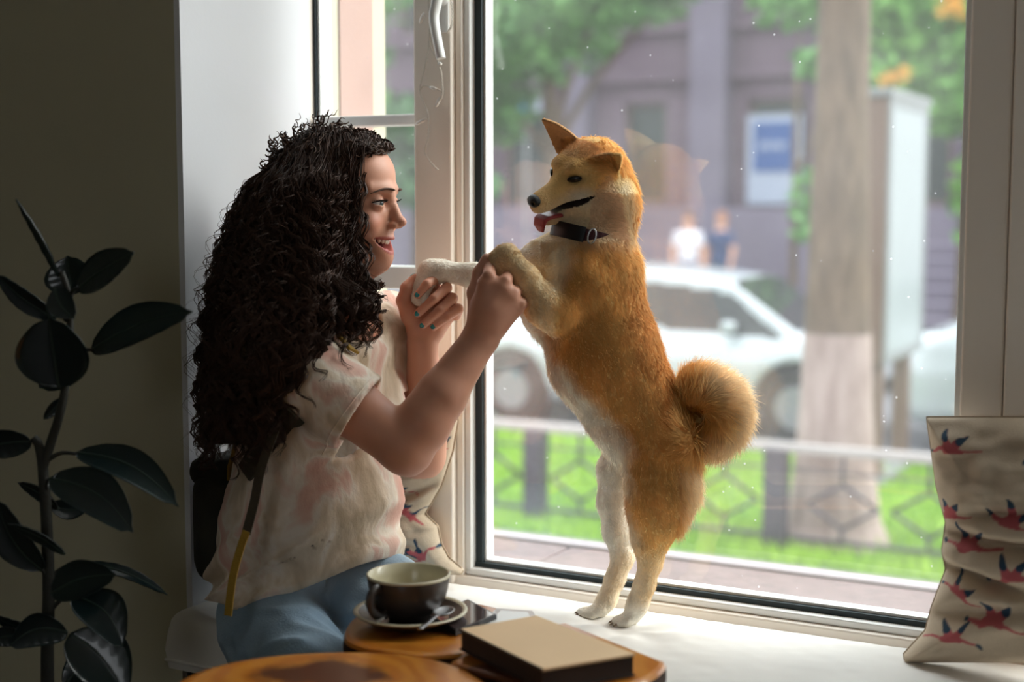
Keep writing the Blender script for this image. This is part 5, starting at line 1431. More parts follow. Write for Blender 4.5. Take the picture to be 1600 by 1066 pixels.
tag(mesh_obj('single_curls', v, f, M['hair'], hair_base, True, cols=c), kind='stuff')
# curls swept over the forehead and crown
def crown_curls(n, seed):
    r = np.random.default_rng(seed); V, Q, C = [], [], []; off = 0
    for i in range(n):
        f0 = r.uniform(-84, 74); l0 = r.uniform(-55, 62); k2 = max(.02, 1 - ((f0 - 2) / 92) ** 2 - (l0 / 72) ** 2)
        p = np.array([f0, l0, 12 + 80 * math.sqrt(k2)]); nrm = np.array([(p[0] - 2) / 92 ** 2, p[1] / 72 ** 2, (p[2] - 12) / 80 ** 2]); nrm /= np.linalg.norm(nrm)
        d = np.array([r.normal(.2, .6), r.normal(.15 * np.sign(l0), .6), r.normal(-.1, .3)]); d -= nrm * d.dot(nrm); d /= np.linalg.norm(d) + 1e-6
        L_ = r.uniform(35, 80); d[0] -= .9 * (f0 < 20); d /= np.linalg.norm(d); s = np.linspace(0, 1, 26)[:, None]; ph = r.uniform(0, 6.3); wv = r.uniform(18, 30); am = r.uniform(2.5, 5)
        sd = np.cross(nrm, d); hh = r.uniform(1, 7) * (.4 if f0 < -10 else 1)
        c_ = p + d * L_ * s + nrm * (hh * np.sin(np.pi * s) + 2 - 26 * s ** 2 * (L_ / 75))
        c_ = c_ + sd * am * np.cos(2 * math.pi * s * L_ / wv + ph) + nrm * am * .8 * np.sin(2 * math.pi * s * L_ / wv + ph)
        c_[:, 2] = np.where((c_[:, 0] > 40) & (np.abs(c_[:, 1]) < 58), np.maximum(c_[:, 2], 63 + r.uniform(-4, 12) + 3 * np.sin(s[:, 0] * 9 + ph)), c_[:, 2]); c_[:, 0] = np.minimum(c_[:, 0], np.where((c_[:, 1] < -15) & (c_[:, 2] < 76), 52, 88))
        P = h_(c_); d_ = WOMAN_SKIN.ev(P); bad = d_ < .003
        if bad.any(): P[bad] += WOMAN_SKIN.grad(P[bad]) * (.003 - d_[bad])[:, None]
        mb = MB().tube(P, np.interp(s[:, 0], [0, .2, .8, 1], [.6, 1, .9, .2]) * r.choice([.0009, .0014, .002]), 5, cap=False)
        V.append(np.array(mb.v)); Q.append(np.array(mb.f) + off); off += len(mb.v)
        lt = r.uniform(0, 1) ** 1.5; C.append(np.repeat((lin(58, 40, 31) * (1 - lt) + lin(86, 60, 44) * lt)[None], len(mb.v), 0))
    return np.concatenate(V), np.concatenate(Q), np.concatenate(C)
v, f, c = crown_curls(620, 64)
tag(mesh_obj('crown_curls', v, f, M['hair'], hair_base, True, cols=c), kind='stuff')
# ================================================================== THINGS IN THE ROOM
def onz(px, py, z):
    a = (px - 800.0) / FPX; b_ = (533.0 - py) / FPX
    d = rotF((a, CP + b_ * SP, -SP + b_ * CP)); return CAM + d * ((z - CAM[2]) / d[2])
def ont(px, py, t):
    a = (px - 800.0) / FPX; b_ = (533.0 - py) / FPX
    d = rotF((a, CP + b_ * SP, -SP + b_ * CP)); return CAM + d * ((t - CAM[1]) / d[1])

# ---- backpack worn on the back, with straps
M['canvas'] = mat('backpack_canvas', hexc(62, 60, 50), .85, col2=hexc(44, 44, 40), scale=18, bump=.4, bscale=300)
M['web'] = mat('strap_webbing', hexc(74, 64, 48), .8, var=.2, scale=120, bump=.4, bscale=500)
M['yellow'] = mat('yellow_webbing', hexc(176, 138, 46), .75, var=.15, scale=120, bump=.4, bscale=500)
bp_ = thing('backpack', t_((-165, 20, 20)), 'small dark olive backpack with yellow strap tails worn by the curly haired person', 'backpack')
e = SDF()
def tb(lo, hi, r):
    fn, c, rad = rbox(np.array(lo) * K, np.array(hi) * K, r * K)
    return (lambda P: fn((((np.asarray(P) - TF.o) @ TF.ax.T)).astype(np.float32))), TF.p((np.array(lo) + np.array(hi)) / 2), rad
e.fn(*tb((-165, -90, 20), (-92, 92, 205), 34), k=.01)
lo, hi = bb([t_((-230, -160, 0)), t_((-100, 190, 320)), t_((-230, 190, 0)), t_((-100, -160, 320))], .02)
v, f = e.mesh(lo, hi, .0075, post=lambda P, v: v - .004 * vnoise(P, 16, 71)); mesh_obj('bag', v, f, M['canvas'], bp_, True)
e2 = SDF().fn(*tb((-170, -80, 178), (-88, 84, 226), 20), k=.01)
v, f = e2.mesh(lo, hi, .007); mesh_obj('lid', v, f, M['canvas'], bp_, True)
e2 = SDF().fn(*tb((-184, -60, 35), (-155, 60, 130), 13), k=.01)
v, f = e2.mesh(lo - .02, hi, .007); mesh_obj('front_pocket', v, f, M['canvas'], bp_, True)
def strap(name, pts, w, th, m, off=.006, n=40, free=False):
    P = spline(pts, n); 
    if not free:
        for _ in range(3):
            d = T_raw.ev(P) - fold(P); g = T_raw.grad(P); P = P + g * np.clip(off - d, -.05, .05)[:, None]
    g = T_raw.grad(P); t = np.gradient(P, axis=0); t /= np.linalg.norm(t, axis=1)[:, None]
    if free: g = np.repeat(rotF(np.array([[-.25, -1, .15]])), len(P), 0)
    sd = np.cross(t, g); sd /= np.linalg.norm(sd, axis=1)[:, None]; g = np.cross(sd, t)
    V = np.stack([P - sd * w / 2, P + sd * w / 2, P + sd * w / 2 + g * th, P - sd * w / 2 + g * th], 1).reshape(-1, 3); Fs = []
    for i in range(n - 1):
        for q in range(4): Fs.append((4 * i + q, 4 * i + (q + 1) % 4, 4 * i + 4 + (q + 1) % 4, 4 * i + 4 + q))
    Fs += [(0, 1, 2, 3), (4 * n - 1, 4 * n - 2, 4 * n - 3, 4 * n - 4)]
    return MB().add(V, Fs).build(name, m, bp_)
strap('shoulder_strap', [t_((-118, 70, 205)), t_((-70, 100, 380)), t_((20, 108, 480)), t_((110, 98, 440)), F(552, 495, 2.12), F(545, 560, 2.10)], .026, .004, M['yellow'])
strap('lower_strap', [F(470, 640, 2.06), F(425, 680, 2.06), F(385, 712, 2.08), F(345, 742, 2.10)], .034, .005, M['web'], off=.005)
strap('shoulder_strap', [t_((-118, -60, 205)), t_((-75, -95, 330)), t_((-30, -105, 420)), t_((30, -108, 470))], .026, .004, M['yellow'])
strap('strap_tail', [F(430, 672, 2.045), F(408, 735, 2.045), F(398, 785, 2.04), F(385, 835, 2.03)], .0135, .003, M['web'], free=True)
strap('strap_end', [F(386, 830, 2.029), F(376, 858, 2.027), F(364, 905, 2.02), F(357, 962, 2.015)], .0115, .003, M['yellow'], free=True)
sl = SDF()

# ---- rubber plant
M['leaf'] = mat('rubber_leaf', hexc(22, 40, 40), .28, col2=hexc(14, 30, 34), scale=9, coat=.35, bump=.12, bscale=50)
M['vein'] = mat('leaf_midrib', hexc(44, 62, 54), .4, var=.1, scale=40)
M['stem'] = mat('plant_stem', hexc(46, 46, 40), .7, var=.3, scale=50, bump=.4, bscale=200)
PD = 1.96
pbase = F(70, 1066, PD); pbase = np.array([pbase[0], pbase[1], 0])
plant = thing('rubber_plant', pbase, 'tall dark green rubber plant with glossy oval leaves against the wall', 'plant')
stem_pts = [np.array([pbase[0], pbase[1], .22]), F(74, 1060, PD), F(76, 920, PD), F(72, 800, PD), F(66, 720, PD)]
ss = spline(stem_pts, 40); sharp(MB().tube(ss, np.linspace(.010, .0072, 40), 10).build('stem', M['stem'], plant), 60)
ss2 = spline([F(67, 730, PD), F(80, 690, PD), F(94, 645, PD - .01), F(104, 590, PD - .01), F(110, 520, PD), F(105, 455, PD), F(96, 425, PD)], 30)
sharp(MB().tube(ss2, np.linspace(.0072, .004, 30), 10).build('stem', M['stem'], plant), 60)
sharp(MB().tube(spline([F(66, 722, PD), F(60, 695, PD), F(52, 684, PD)], 10), np.linspace(.007, .006, 10), 9).build('stem', M['stem'], plant), 60)
def leaf(bx, by, tx, ty, hw, roll=0.0, curve=0.0, db=0.0, dt=0.0, fold_=.18, joint=None, droop=0.0):
    """oval leaf: base and tip as seen, half width; roll turns the blade about its midrib away from the viewer"""
    A_, C_ = F(bx, by, PD + db), F(tx, ty, PD + dt); ax = C_ - A_; L_ = np.linalg.norm(ax); ax /= L_
    vw = rotF(np.array([0, -1.0, .1])); sd = np.cross(ax, vw); sd /= np.linalg.norm(sd); nv = np.cross(sd, ax)
    sd2 = sd * math.cos(roll) + nv * math.sin(roll); n2 = np.cross(sd2, ax)
    W_ = hw * PD / FPX / max(.18, abs(math.cos(roll)))
    nu, nw = 22, 11; V = []
    u = np.linspace(0, 1, nu); prof = np.sin(np.pi * np.clip(u * .97 + .015, 0, 1) ** .85) ** .72
    prof[-2] *= .55; prof[-1] = .02; prof[0] = .05
    for i in range(nu):
        c = A_ + ax * L_ * u[i] + (sd * curve + n2 * 0) * L_ * math.sin(math.pi * u[i]) + np.array([0, 0, -droop]) * L_ * u[i] ** 2
        for j in range(nw):
            x = (j / (nw - 1) - .5) * 2
            V.append(c + sd2 * W_ * prof[i] * x + n2 * (fold_ * W_ * abs(x) ** 1.5 * prof[i] - .004 * math.sin(u[i] * 40 + abs(x) * 4) * .12 * abs(x)))
    V = np.array(V); th = .0009; nrm = np.repeat(n2[None], len(V), 0)
    V2 = np.concatenate([V + nrm * th, V - nrm * th]); n_ = len(V)
    idx = np.arange(n_).reshape(nu, nw); f1 = np.stack([idx[:-1, :-1], idx[1:, :-1], idx[1:, 1:], idx[:-1, 1:]], -1).reshape(-1, 4)
    rim = np.concatenate([idx[:, 0], idx[-1, 1:], idx[-2::-1, -1], idx[0, -2:0:-1]]); k = len(rim); r2 = np.roll(rim, -1)
    o = mesh_obj('leaf', V2, np.concatenate([f1, f1[:, ::-1] + n_, np.stack([rim, r2, r2 + n_, rim + n_], 1)]), M['leaf'], plant, True)
    mid = V.reshape(nu, nw, 3)[:, nw // 2]
    for sgn in (1,): MB().tube(mid + n2 * .0006 - nv * 0, np.linspace(.0021, .0005, nu), 6).build('midrib', M['vein'], o, True)
    if joint is not None:
        J_ = F(*joint, PD); MB().tube(spline([J_, (J_ + A_) / 2 + np.array([0, 0, .006]), A_ + ax * .004], 10), np.linspace(.0036, .0024, 10), 8).build('leaf_stalk', M['stem'], o, True)
leaves = [
    (92, 432, 25, 311, 8, .9, .03, 0, -.03), (112, 462, 106, 400, 40, .15, 0, .05, .06), (122, 452, 210, 394, 27, .25, -.03, .0, -.05),
    (88, 498, -6, 428, 17, .35, -.05, .02, .0), (86, 452, 116, 498, 21, .2, .1, -.02, -.04), (143, 548, 301, 487, 30, .35, -.06, .0, -.06),
    (92, 606, 76, 494, 57, .05, 0, -.05, -.07), (126, 556, 62, 606, 36, .2, .1, .0, .02), (100, 622, 68, 656, 9, .3, 0, 0, 0),
    (50, 690, -45, 706, 23, .35, .05, .0, .0), (120, 708, 279, 792, 24, .55, -.10, .0, -.08), (78, 748, 208, 832, 34, .3, -.12, -.02, -.06),
    (92, 795, 28, 754, 12, .5, .05, .02, .04), (78, 792, 142, 790, 16, .4, .1, .04, .06), (66, 892, -4, 780, 31, .2, -.1, -.01, -.03),
    (102, 866, 12, 818, 10, .6, .05, -.03, -.05), (80, 928, 182, 898, 30, .15, -.08, -.02, -.04), (128, 880, 262, 930, 7, .95, -.06, .02, .02),
    (116, 932, 192, 1012, 33, .3, -.16, .0, -.03), (110, 990, 196, 1090, 44, .25, -.1, -.02, -.04), (66, 988, -10, 962, 12, .5, -.05, .02, .0),
    (106, 988, 14, 1010, 27, .2, .18, -.03, -.05), (40, 996, -20, 1004, 17, .2, .1, .0, .0), (100, 1075, 168, 1022, 24, .4, -.1, .0, .02)]
joints = {2: (108, 470), 5: (108, 560), 9: (62, 700), 10: (70, 722), 11: (72, 770), 14: (75, 915), 17: (76, 905), 18: (78, 955), 20: (76, 1000), 23: (76, 1085), 3: (104, 500)}
for i, q in enumerate(leaves): leaf(*q, joint=joints.get(i))
M['pot'] = mat('terracotta_pot', hexc(120, 84, 66), .8, var=.15, scale=20, bump=.2, bscale=90)
sharp(MB().lathe([(.001, .0), (.10, 0), (.13, .24), (.14, .24), (.14, .27), (.125, .27), (.12, .24)], pbase, 36).build('pot', M['pot'], plant))
MB().lathe([(.001, .245), (.121, .24)], pbase, 36).build('soil', mat('pot_soil', hexc(50, 38, 30), .95, bump=.8, bscale=120, var=.3, scale=60), plant)

# ---- log-slice table
TZ = .62
def wood_mat():
    m, nt, b_ = new_mat('varnished_log_slice'); N, L = nt.nodes, nt.links
    tc = N.new('ShaderNodeTexCoord'); nz = N.new('ShaderNodeTexNoise'); nz.inputs['Scale'].default_value = 5; nz.inputs['Detail'].default_value = 4; L.new(tc.outputs['Object'], nz.inputs['Vector'])
    mx = N.new('ShaderNodeMix'); mx.data_type = 'VECTOR'; mx.inputs['Factor'].default_value = .10; L.new(tc.outputs['Object'], mx.inputs['A']); L.new(nz.outputs['Color'], mx.inputs['B'])
    sb_ = N.new('ShaderNodeVectorMath'); sb_.operation = 'SUBTRACT'; sb_.inputs[1].default_value = (.05, .05, .05); L.new(mx.outputs['Result'], sb_.inputs[0])
    wv = N.new('ShaderNodeTexWave'); wv.wave_type = 'RINGS'; wv.rings_direction = 'Z'; wv.inputs['Scale'].default_value = 9; wv.inputs['Distortion'].default_value = 7; wv.inputs['Detail'].default_value = 3
    L.new(sb_.outputs[0], wv.inputs['Vector'])
    cr = N.new('ShaderNodeValToRGB'); e = cr.color_ramp.elements; e[0].color = hexc(190, 112, 34); e[1].color = hexc(206, 132, 46); e[0].position = .1; e[1].position = .8
    L.new(wv.outputs['Fac'], cr.inputs[0])
    ln = N.new('ShaderNodeVectorMath'); ln.operation = 'LENGTH'; L.new(sb_.outputs[0], ln.inputs[0])
    n2 = N.new('ShaderNodeTexNoise'); n2.inputs['Scale'].default_value = 11; n2.inputs['Detail'].default_value = 5; L.new(tc.outputs['Object'], n2.inputs['Vector'])
    ad = N.new('ShaderNodeMath'); ad.operation = 'MULTIPLY_ADD'; ad.inputs[1].default_value = .16; L.new(n2.outputs['Fac'], ad.inputs[0]); L.new(ln.outputs['Value'], ad.inputs[2])
    mr = N.new('ShaderNodeMapRange'); mr.inputs['From Min'].default_value = .125; mr.inputs['From Max'].default_value = .15; mr.inputs['To Min'].default_value = 1; mr.inputs['To Max'].default_value = 0; L.new(ad.outputs[0], mr.inputs['Value'])
    m2 = N.new('ShaderNodeMix'); m2.data_type = 'RGBA'; L.new(mr.outputs[0], m2.inputs['Factor']); L.new(cr.outputs[0], m2.inputs['A']); m2.inputs['B'].default_value = hexc(92, 46, 22)
    L.new(m2.outputs['Result'], b_.inputs['Base Color']); b_.inputs['Roughness'].default_value = .3; b_.inputs['Coat Weight'].default_value = .5; b_.inputs['Coat Roughness'].default_value = .12
    return m
M['slice'] = wood_mat(); M['barkedge'] = mat('dark_bark_edge', hexc(70, 44, 28), .8, var=.4, scale=40, bump=.8, bscale=60)
table = thing('log_slice_table', (.36, -.66, 0), 'low table of joined varnished log slices with dark bark edges', 'table')
def slab(c, rad, seed, z1=TZ, th=.042, ex=(1, 1), cuts=(), knot=None):
    n = 96; r = np.random.default_rng(seed); an = np.linspace(0, 2 * math.pi, n, endpoint=False); rr = np.ones(n)
    for k in range(2, 8): rr += r.normal(0, .028 / (k * .55)) * np.cos(k * an + r.uniform(0, 6.3))
    P = np.stack([c[0] + rad * ex[0] * rr * np.cos(an), c[1] + rad * ex[1] * rr * np.sin(an)], 1)
    for (px_, py_, nx_, ny_) in cuts:
        d = (P[:, 0] - px_) * nx_ + (P[:, 1] - py_) * ny_; P -= np.outer(np.maximum(d, 0), (nx_, ny_))
    prof = [(0.0, z1), (.93, z1), (.975, z1 - .0015), (.995, z1 - .006), (1.0, z1 - .02), (.985, z1 - th + .006), (.95, z1 - th)]
    V = []
    for s_, z in prof[1:]: V += [(c[0] + (p[0] - c[0]) * s_, c[1] + (p[1] - c[1]) * s_, z) for p in P]
    k = len(prof) - 1
    top = [tuple(range(n))] + [(i * n + j, (i + 1) * n + j, (i + 1) * n + (j + 1) % n, i * n + (j + 1) % n) for i in range(2) for j in range(n)]
    side = [(i * n + j, (i + 1) * n + j, (i + 1) * n + (j + 1) % n, i * n + (j + 1) % n) for i in range(2, k - 1) for j in range(n)] + [tuple((k - 1) * n + j for j in range(n - 1, -1, -1))]
    kn_ = c if knot is None else knot
    o = mesh_obj('log_slice', V, top, M['slice'], table, False, origin=(kn_[0], kn_[1], z1))
    MB().add(V, side).build('bark_edge', M['barkedge'], o)
    MB().tube([(c[0], c[1], 0), (c[0], c[1], .3), (c[0], c[1], z1 - th + .002)], [.034, .03, .036], 14).build('leg', M['barkedge'], table, True)
slab((.325, -.858), .226, 3, ex=(1.0, .95), knot=onz(495, 1055, TZ))
slab((.252, -.522), .128, 5, ex=(.95, 1.02), cuts=((.345, -.55, 1, .05), (.25, -.648, .1, -1)))
slab((.47, -.56), .158, 8, ex=(.88, .98), cuts=((.352, -.5, -1, 0), (.42, -.665, -.2, -1), (.545, -.488, .45, .893)), knot=onz(790, 1052, TZ))
slab((.60, -.79), .10, 9)
MB().box((.30, -.86, .10), (.34, -.53, .14), .004).box((.27, -.55, .10), (.49, -.52, .14), .004).box((.33, -.86, .10), (.60, -.80, .14), .004).build('stretcher', M['barkedge'], table)

# ---- cup, saucer, spoon
M['stoneware'] = mat('dark_stoneware', hexc(58, 50, 46), .4, var=.15, scale=40, coat=.2)
M['cream_glaze'] = mat('cream_glaze', hexc(214, 206, 178), .3, var=.05, scale=20, coat=.3)
cz = np.array([.222, -.528, TZ + .001])
sc = thing('saucer', cz, 'dark saucer with a pale rim under the coffee cup', 'saucer')
sharp(MB().lathe([(.001, .002), (.03, .0), (.045, .001), (.066, .010), (.0775, .0165), (.0785, .0185), (.0775, .0192), (.0715, .0180)], cz, 56).build('plate', M['stoneware'], sc), 70)
sharp(MB().lathe([(.0775, .0166), (.0795, .0186), (.0780, .0202), (.0735, .0192), (.071, .0172)], cz, 56).build('rim', M['cream_glaze'], sc), 70)
MB().lathe([(.0715, .0178), (.060, .0105), (.045, .006), (.001, .0055)], cz, 56).build('well', M['stoneware'], sc, True)
cp = thing('coffee_cup', cz + (0, 0, .0058), 'wide dark coffee cup with cream inside standing on the saucer', 'cup')
c1 = cz + np.array([-.004, .002, .0062])
sharp(MB().lathe([(.001, .0), (.027, .0), (.029, .004), (.031, .006), (.043, .014), (.051, .028), (.0555, .045), (.0575, .060), (.0570, .0620)], c1, 56).build('wall', M['stoneware'], cp), 70)
MB().lathe([(.0580, .0600), (.0585, .0625), (.0568, .0640), (.0545, .0625), (.0525, .048), (.047, .028), (.036, .014), (.02, .010), (.001, .0095)], c1, 56).build('inside', M['cream_glaze'], cp, True)
hdv = rotF(np.array([-.62, -.78, 0])); hpts = [c1 + hdv * r_ + np.array([0, 0, z_]) for r_, z_ in ((.053, .052), (.066, .054), (.076, .046), (.074, .03), (.062, .018), (.046, .015))]
MB().tube(spline(hpts, 24), .0048, 10, flat=1.5).build('handle', M['stoneware'], cp, True)
MB().lathe([(.001, .030), (.047, .030)], c1, 48).build('coffee_foam', mat('milky_coffee', hexc(206, 194, 148), .5, col2=hexc(186, 166, 112), scale=60), cp)
sp = thing('teaspoon', cz + (.06, 0, .02), 'steel teaspoon resting on the saucer beside the cup', 'spoon')
bl = onz(693, 958, TZ + .023); hn_ = onz(652, 990, TZ + .022)
dv = hn_ - bl; dv /= np.linalg.norm(dv); sv = np.cross(dv, (0, 0, 1.0)); uv = np.array([0, 0, 1.0])
V, Fs = [], []; nu, nv_ = 10, 20
for i in range(nu + 1):
    for j in range(nv_):
        a = 2 * math.pi * j / nv_; rr = i / nu; V.append(bl + dv * .021 * rr * math.cos(a) + sv * .0145 * rr * math.sin(a) + uv * (.006 * rr * rr - .003))
for i in range(nu):
    for j in range(nv_): Fs.append((i * nv_ + j, i * nv_ + (j + 1) % nv_, (i + 1) * nv_ + (j + 1) % nv_, (i + 1) * nv_ + j))
o = MB().add(V, Fs).build('bowl', M['metal'], sp, True); md = o.modifiers.new('thick', 'SOLIDIFY'); md.thickness = .0012
MB().tube(spline([bl + dv * .019 + uv * .003, bl + dv * .035 + uv * .004, bl + dv * .06 + uv * .003, bl + dv * .088 + uv * .0035], 16), np.linspace(.0026, .0042, 16), 8, flat=.4).build('handle', M['metal'], sp, True)
pk = thing('sugar_sachet', onz(585, 960, TZ + .02), 'small foil sugar sachet leaning on the saucer rim', 'sachet')
A_, Bq, Cq, Dq = onz(570, 945, TZ + .028), onz(586, 937, TZ + .03), onz(601, 968, TZ + .018), onz(588, 975, TZ + .016)
MB().add([A_, Bq, Cq, Dq] + [p + np.array([0, 0, .0035]) for p in (A_, Bq, Cq, Dq)], [(0, 3, 2, 1), (4, 5, 6, 7), (0, 1, 5, 4), (1, 2, 6, 5), (2, 3, 7, 6), (3, 0, 4, 7)]).build('packet', mat('sachet_foil', hexc(196, 190, 180), .3, metal=.6, var=.1, scale=60), pk)
(lambda mid0, mid1: MB().tube([mid0, mid1], .0012, 6).build('crimped_edge', M['metal'], pk))((A_ + Bq) / 2 + (0, 0, .002), (A_ + Bq) / 2 + (Bq - A_) * .4 + (0, 0, .002))

# ---- notebook
M['kraft'] = mat('kraft_cover', hexc(236, 202, 160), .75, var=.05, scale=12, bump=.06, bscale=400)
M['bookedge'] = mat('dark_page_block', hexc(62, 48, 42), .8, var=.3, scale=30, stretch=(1, 1, 40))
bk = thing('notebook', onz(850, 1000, TZ), 'thick square notebook with plain kraft cover lying on the table', 'book')
BZ = TZ + .030
q4 = [onz(718, 983, BZ), onz(838, 962, BZ), onz(993, 1022, BZ), onz(848, 1046, BZ)]
def quadbox(q, z0, z1, sh=0.0):
    c = np.mean(q, 0); V = []
    for z in (z0, z1): V += [((p - c) * (1 - sh) + c)[:2].tolist() + [z] for p in q]
    return MB().add(V, [(3, 2, 1, 0), (4, 5, 6, 7), (0, 1, 5, 4), (1, 2, 6, 5), (2, 3, 7, 6), (3, 0, 4, 7)])
quadbox(q4, BZ - .0028, BZ).build('front_cover', M['kraft'], bk)
quadbox(q4, TZ + .002, TZ + .0045).build('back_cover', M['bookedge'], bk)
quadbox(q4, TZ + .0045, BZ - .0028, .025).build('page_block', M['bookedge'], bk)
sp_ = [q4[0], q4[3]]; MB().tube([np.array([*p[:2], BZ - .0008]) for p in sp_], .0016, 6).build('spine_edge', M['bookedge'], bk)
# ---- phone and glossy card beside it
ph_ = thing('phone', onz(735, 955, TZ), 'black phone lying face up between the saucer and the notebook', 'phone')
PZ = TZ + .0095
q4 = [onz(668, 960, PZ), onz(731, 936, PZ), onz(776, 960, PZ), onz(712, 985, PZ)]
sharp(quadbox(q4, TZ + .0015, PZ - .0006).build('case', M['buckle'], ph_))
quadbox(q4, PZ - .0006, PZ, .07).build('screen', mat('screen_painted_reflection', hexc(96, 80, 78), .06, col2=hexc(60, 50, 52), scale=20, stretch=(60, 1, 1), coat=.5), ph_)  # brown stripes paint reflections onto the dark glass
cd = thing('glossy_card', onz(800, 960, TZ), 'clear glossy card sleeve lying half under the notebook', 'card')
q4 = [onz(752, 975, TZ + .004), onz(776, 948, TZ + .004), onz(832, 952, TZ + .004), onz(846, 976, TZ + .004)]
quadbox(q4, TZ + .001, TZ + .0016).build('sheet', mat('glossy_sleeve', hexc(232, 228, 222), .08, coat=.6, var=.05, scale=12), cd)
quadbox(q4, TZ + .0016, TZ + .002, .25).build('insert', M['pvc_white'], cd)

# ---- printed cushions
PINK, TEAL, LINEN = lin(186, 92, 96), lin(42, 70, 92), lin(206, 188, 164)
def bird_paint(X, Y, birds):
    """X, Y: flat cloth coordinates (pixels); flamingos in flight printed flat"""
    col = np.repeat(LINEN[None], len(X), 0)
    def seg(x, y, a, b_, r0, r1):
        ax, ay = a; dx, dy = b_[0] - ax, b_[1] - ay; h = np.clip(((x - ax) * dx + (y - ay) * dy) / (dx * dx + dy * dy), 0, 1)
        return np.hypot(x - ax - h * dx, y - ay - h * dy) - (r0 + (r1 - r0) * h)
    for bx, by, sz, ang, fl in birds:
        c, s_ = math.cos(ang), math.sin(ang); x = ((X - bx) * c + (Y - by) * s_) / sz; y = (-(X - bx) * s_ + (Y - by) * c) / sz; x = x * fl
        w1 = seg(x, y, (-.1, -.1), (-.42, -.72), .2, .05); w2 = seg(x, y, (.1, -.08), (.5, -.6), .2, .04)
        wt = np.minimum(seg(x, y, (-.25, -.42), (-.45, -.75), .13, .05), seg(x, y, (.32, -.34), (.54, -.62), .14, .04))
        bd_ = np.minimum.reduce([seg(x, y, (-.3, 0), (.35, .03), .13, .1), seg(x, y, (-.3, 0), (-.95, .04), .07, .045), seg(x, y, (.3, .03), (1.15, .02), .055, .035), w1, w2])
        hd_ = np.hypot(x + 1.0, y - .04) - .09
        m1 = (1 - sm(bd_, -.02, .025))[:, None]; col = col * (1 - m1) + PINK * m1
        m2 = (1 - sm(np.minimum(wt, hd_), -.02, .025))[:, None]; col = col * (1 - m2) + TEAL * m2
    return col
M['linen'] = mat('printed_linen', (1, 1, 1, 1), .9, attr='Col', var=.06, scale=300, bump=.25, bscale=500)
def pillow(root, left, right, y0, y1, t0, lean, thick, folds, birds, seed, nu=150, nv=190):
    """left/right: outlines (px by py); bulging slumped cushion standing about the plane t0"""
    V_, U_ = np.meshgrid(np.linspace(0, 1, nv), np.linspace(0, 1, nu), indexing='ij')
    Y = y0 + (y1 - y0) * V_                                   # 0 at the bottom
    XL_ = np.interp(Y, [p[1] for p in left], [p[0] for p in left]); XR_ = np.interp(Y, [p[1] for p in right], [p[0] for p in right])
    X = XL_ + (XR_ - XL_) * U_
    a = (X - 800.0) / FPX; b_ = (533.0 - Y) / FPX
    d = rotF(np.stack([a, CP + b_ * SP, -SP + b_ * CP], -1)); tt = t0 + lean * V_
    P0 = CAM + d * ((tt - CAM[1]) / d[..., 1])[..., None]
    ed = np.minimum(np.minimum(U_, 1 - U_) * 2.6, np.minimum(V_ * 3.0, (1 - V_) * 2.2)).clip(0, 1); bl_ = np.sqrt(1 - (1 - ed) ** 2)
    Pn = np.stack([U_ * 2, V_ * 2.4, np.zeros_like(U_)], -1).reshape(-1, 3)
    wr = vnoise(Pn * np.array([1.5, 4.5, 1]), 2.2, seed).reshape(U_.shape); w2 = vnoise(Pn, 7, seed + 1).reshape(U_.shape)
    fd = 0
    for vy, sl_, dp, wd in folds:
        vv = (y0 - vy) / (y0 - y1); x_ = V_ - (vv + sl_ * (U_ - .3)); fd = fd + dp * np.exp(-(x_ / wd) ** 2) * (1 - .5 * U_)
    front = P0.copy(); front[..., 1] -= thick * bl_ * (1 + .12 * wr) + .004 * w2 * bl_ - fd * bl_
    back = P0.copy(); back[..., 1] += thick * .55 * bl_
    col = bird_paint(X.ravel() + 6 * wr.ravel(), Y.ravel() + 8 * w2.ravel(), birds)
    n_ = nu * nv; idx = np.arange(n_).reshape(nv, nu); f1 = np.stack([idx[:-1, :-1], idx[:-1, 1:], idx[1:, 1:], idx[1:, :-1]], -1).reshape(-1, 4)
    f2 = f1[:, ::-1] + n_
    rim = np.concatenate([idx[:, 0], idx[-1, 1:], idx[-2::-1, -1], idx[0, -2:0:-1]]); r2 = np.roll(rim, -1)
    Vs = np.concatenate([front.reshape(-1, 3), back.reshape(-1, 3)])
    mesh_obj('cover', Vs, np.concatenate([f1, f2, np.stack([rim, r2, r2 + n_, rim + n_], 1)]), M['linen'], root, True, cols=np.concatenate([col, col]))
    MB().tube(P0.reshape(-1, 3)[np.append(rim, rim[0])][::3], .0017, 5, cap=False).build('seam', mat('linen_seam', hexc(178, 156, 130), .9, var=.1, scale=60), root, True)
pr = thing('printed_cushion', ont(1560, 1040, -.11), 'linen cushion printed with flying flamingos standing before the broad window frame', 'cushion', 'flamingo cushions on the window seat')
pillow(pr, [(1448, 652), (1455, 700), (1463, 760), (1478, 815), (1472, 860), (1478, 890), (1455, 950), (1446, 985), (1412, 1022), (1414, 1034)], [(1760, 668), (1752, 740), (1738, 850), (1750, 960), (1775, 1048)], 1034, 652, -.125, .055, .055,
       [(842, -.12, .040, .028), (800, .02, .016, .03), (905, -.22, .046, .03), (948, .06, .026, .035), (705, .1, .006, .03)],
       [(1497, 700, 42, .03, 1), (1490, 803, 33, .05, 1), (1588, 806, 40, .35, 1), (1520, 848, 44, .12, 1), (1592, 894, 46, -.1, 1), (1505, 918, 34, .5, 1), (1560, 962, 46, .18, 1), (1497, 990, 44, .16, -1), (1650, 720, 44, 0, 1), (1660, 980, 44, .2, 1)], 81)
pl_ = thing('printed_cushion', ont(640, 890, -.08), 'linen flamingo cushion squeezed between the curly haired person and the mullion', 'cushion', 'flamingo cushions on the window seat')
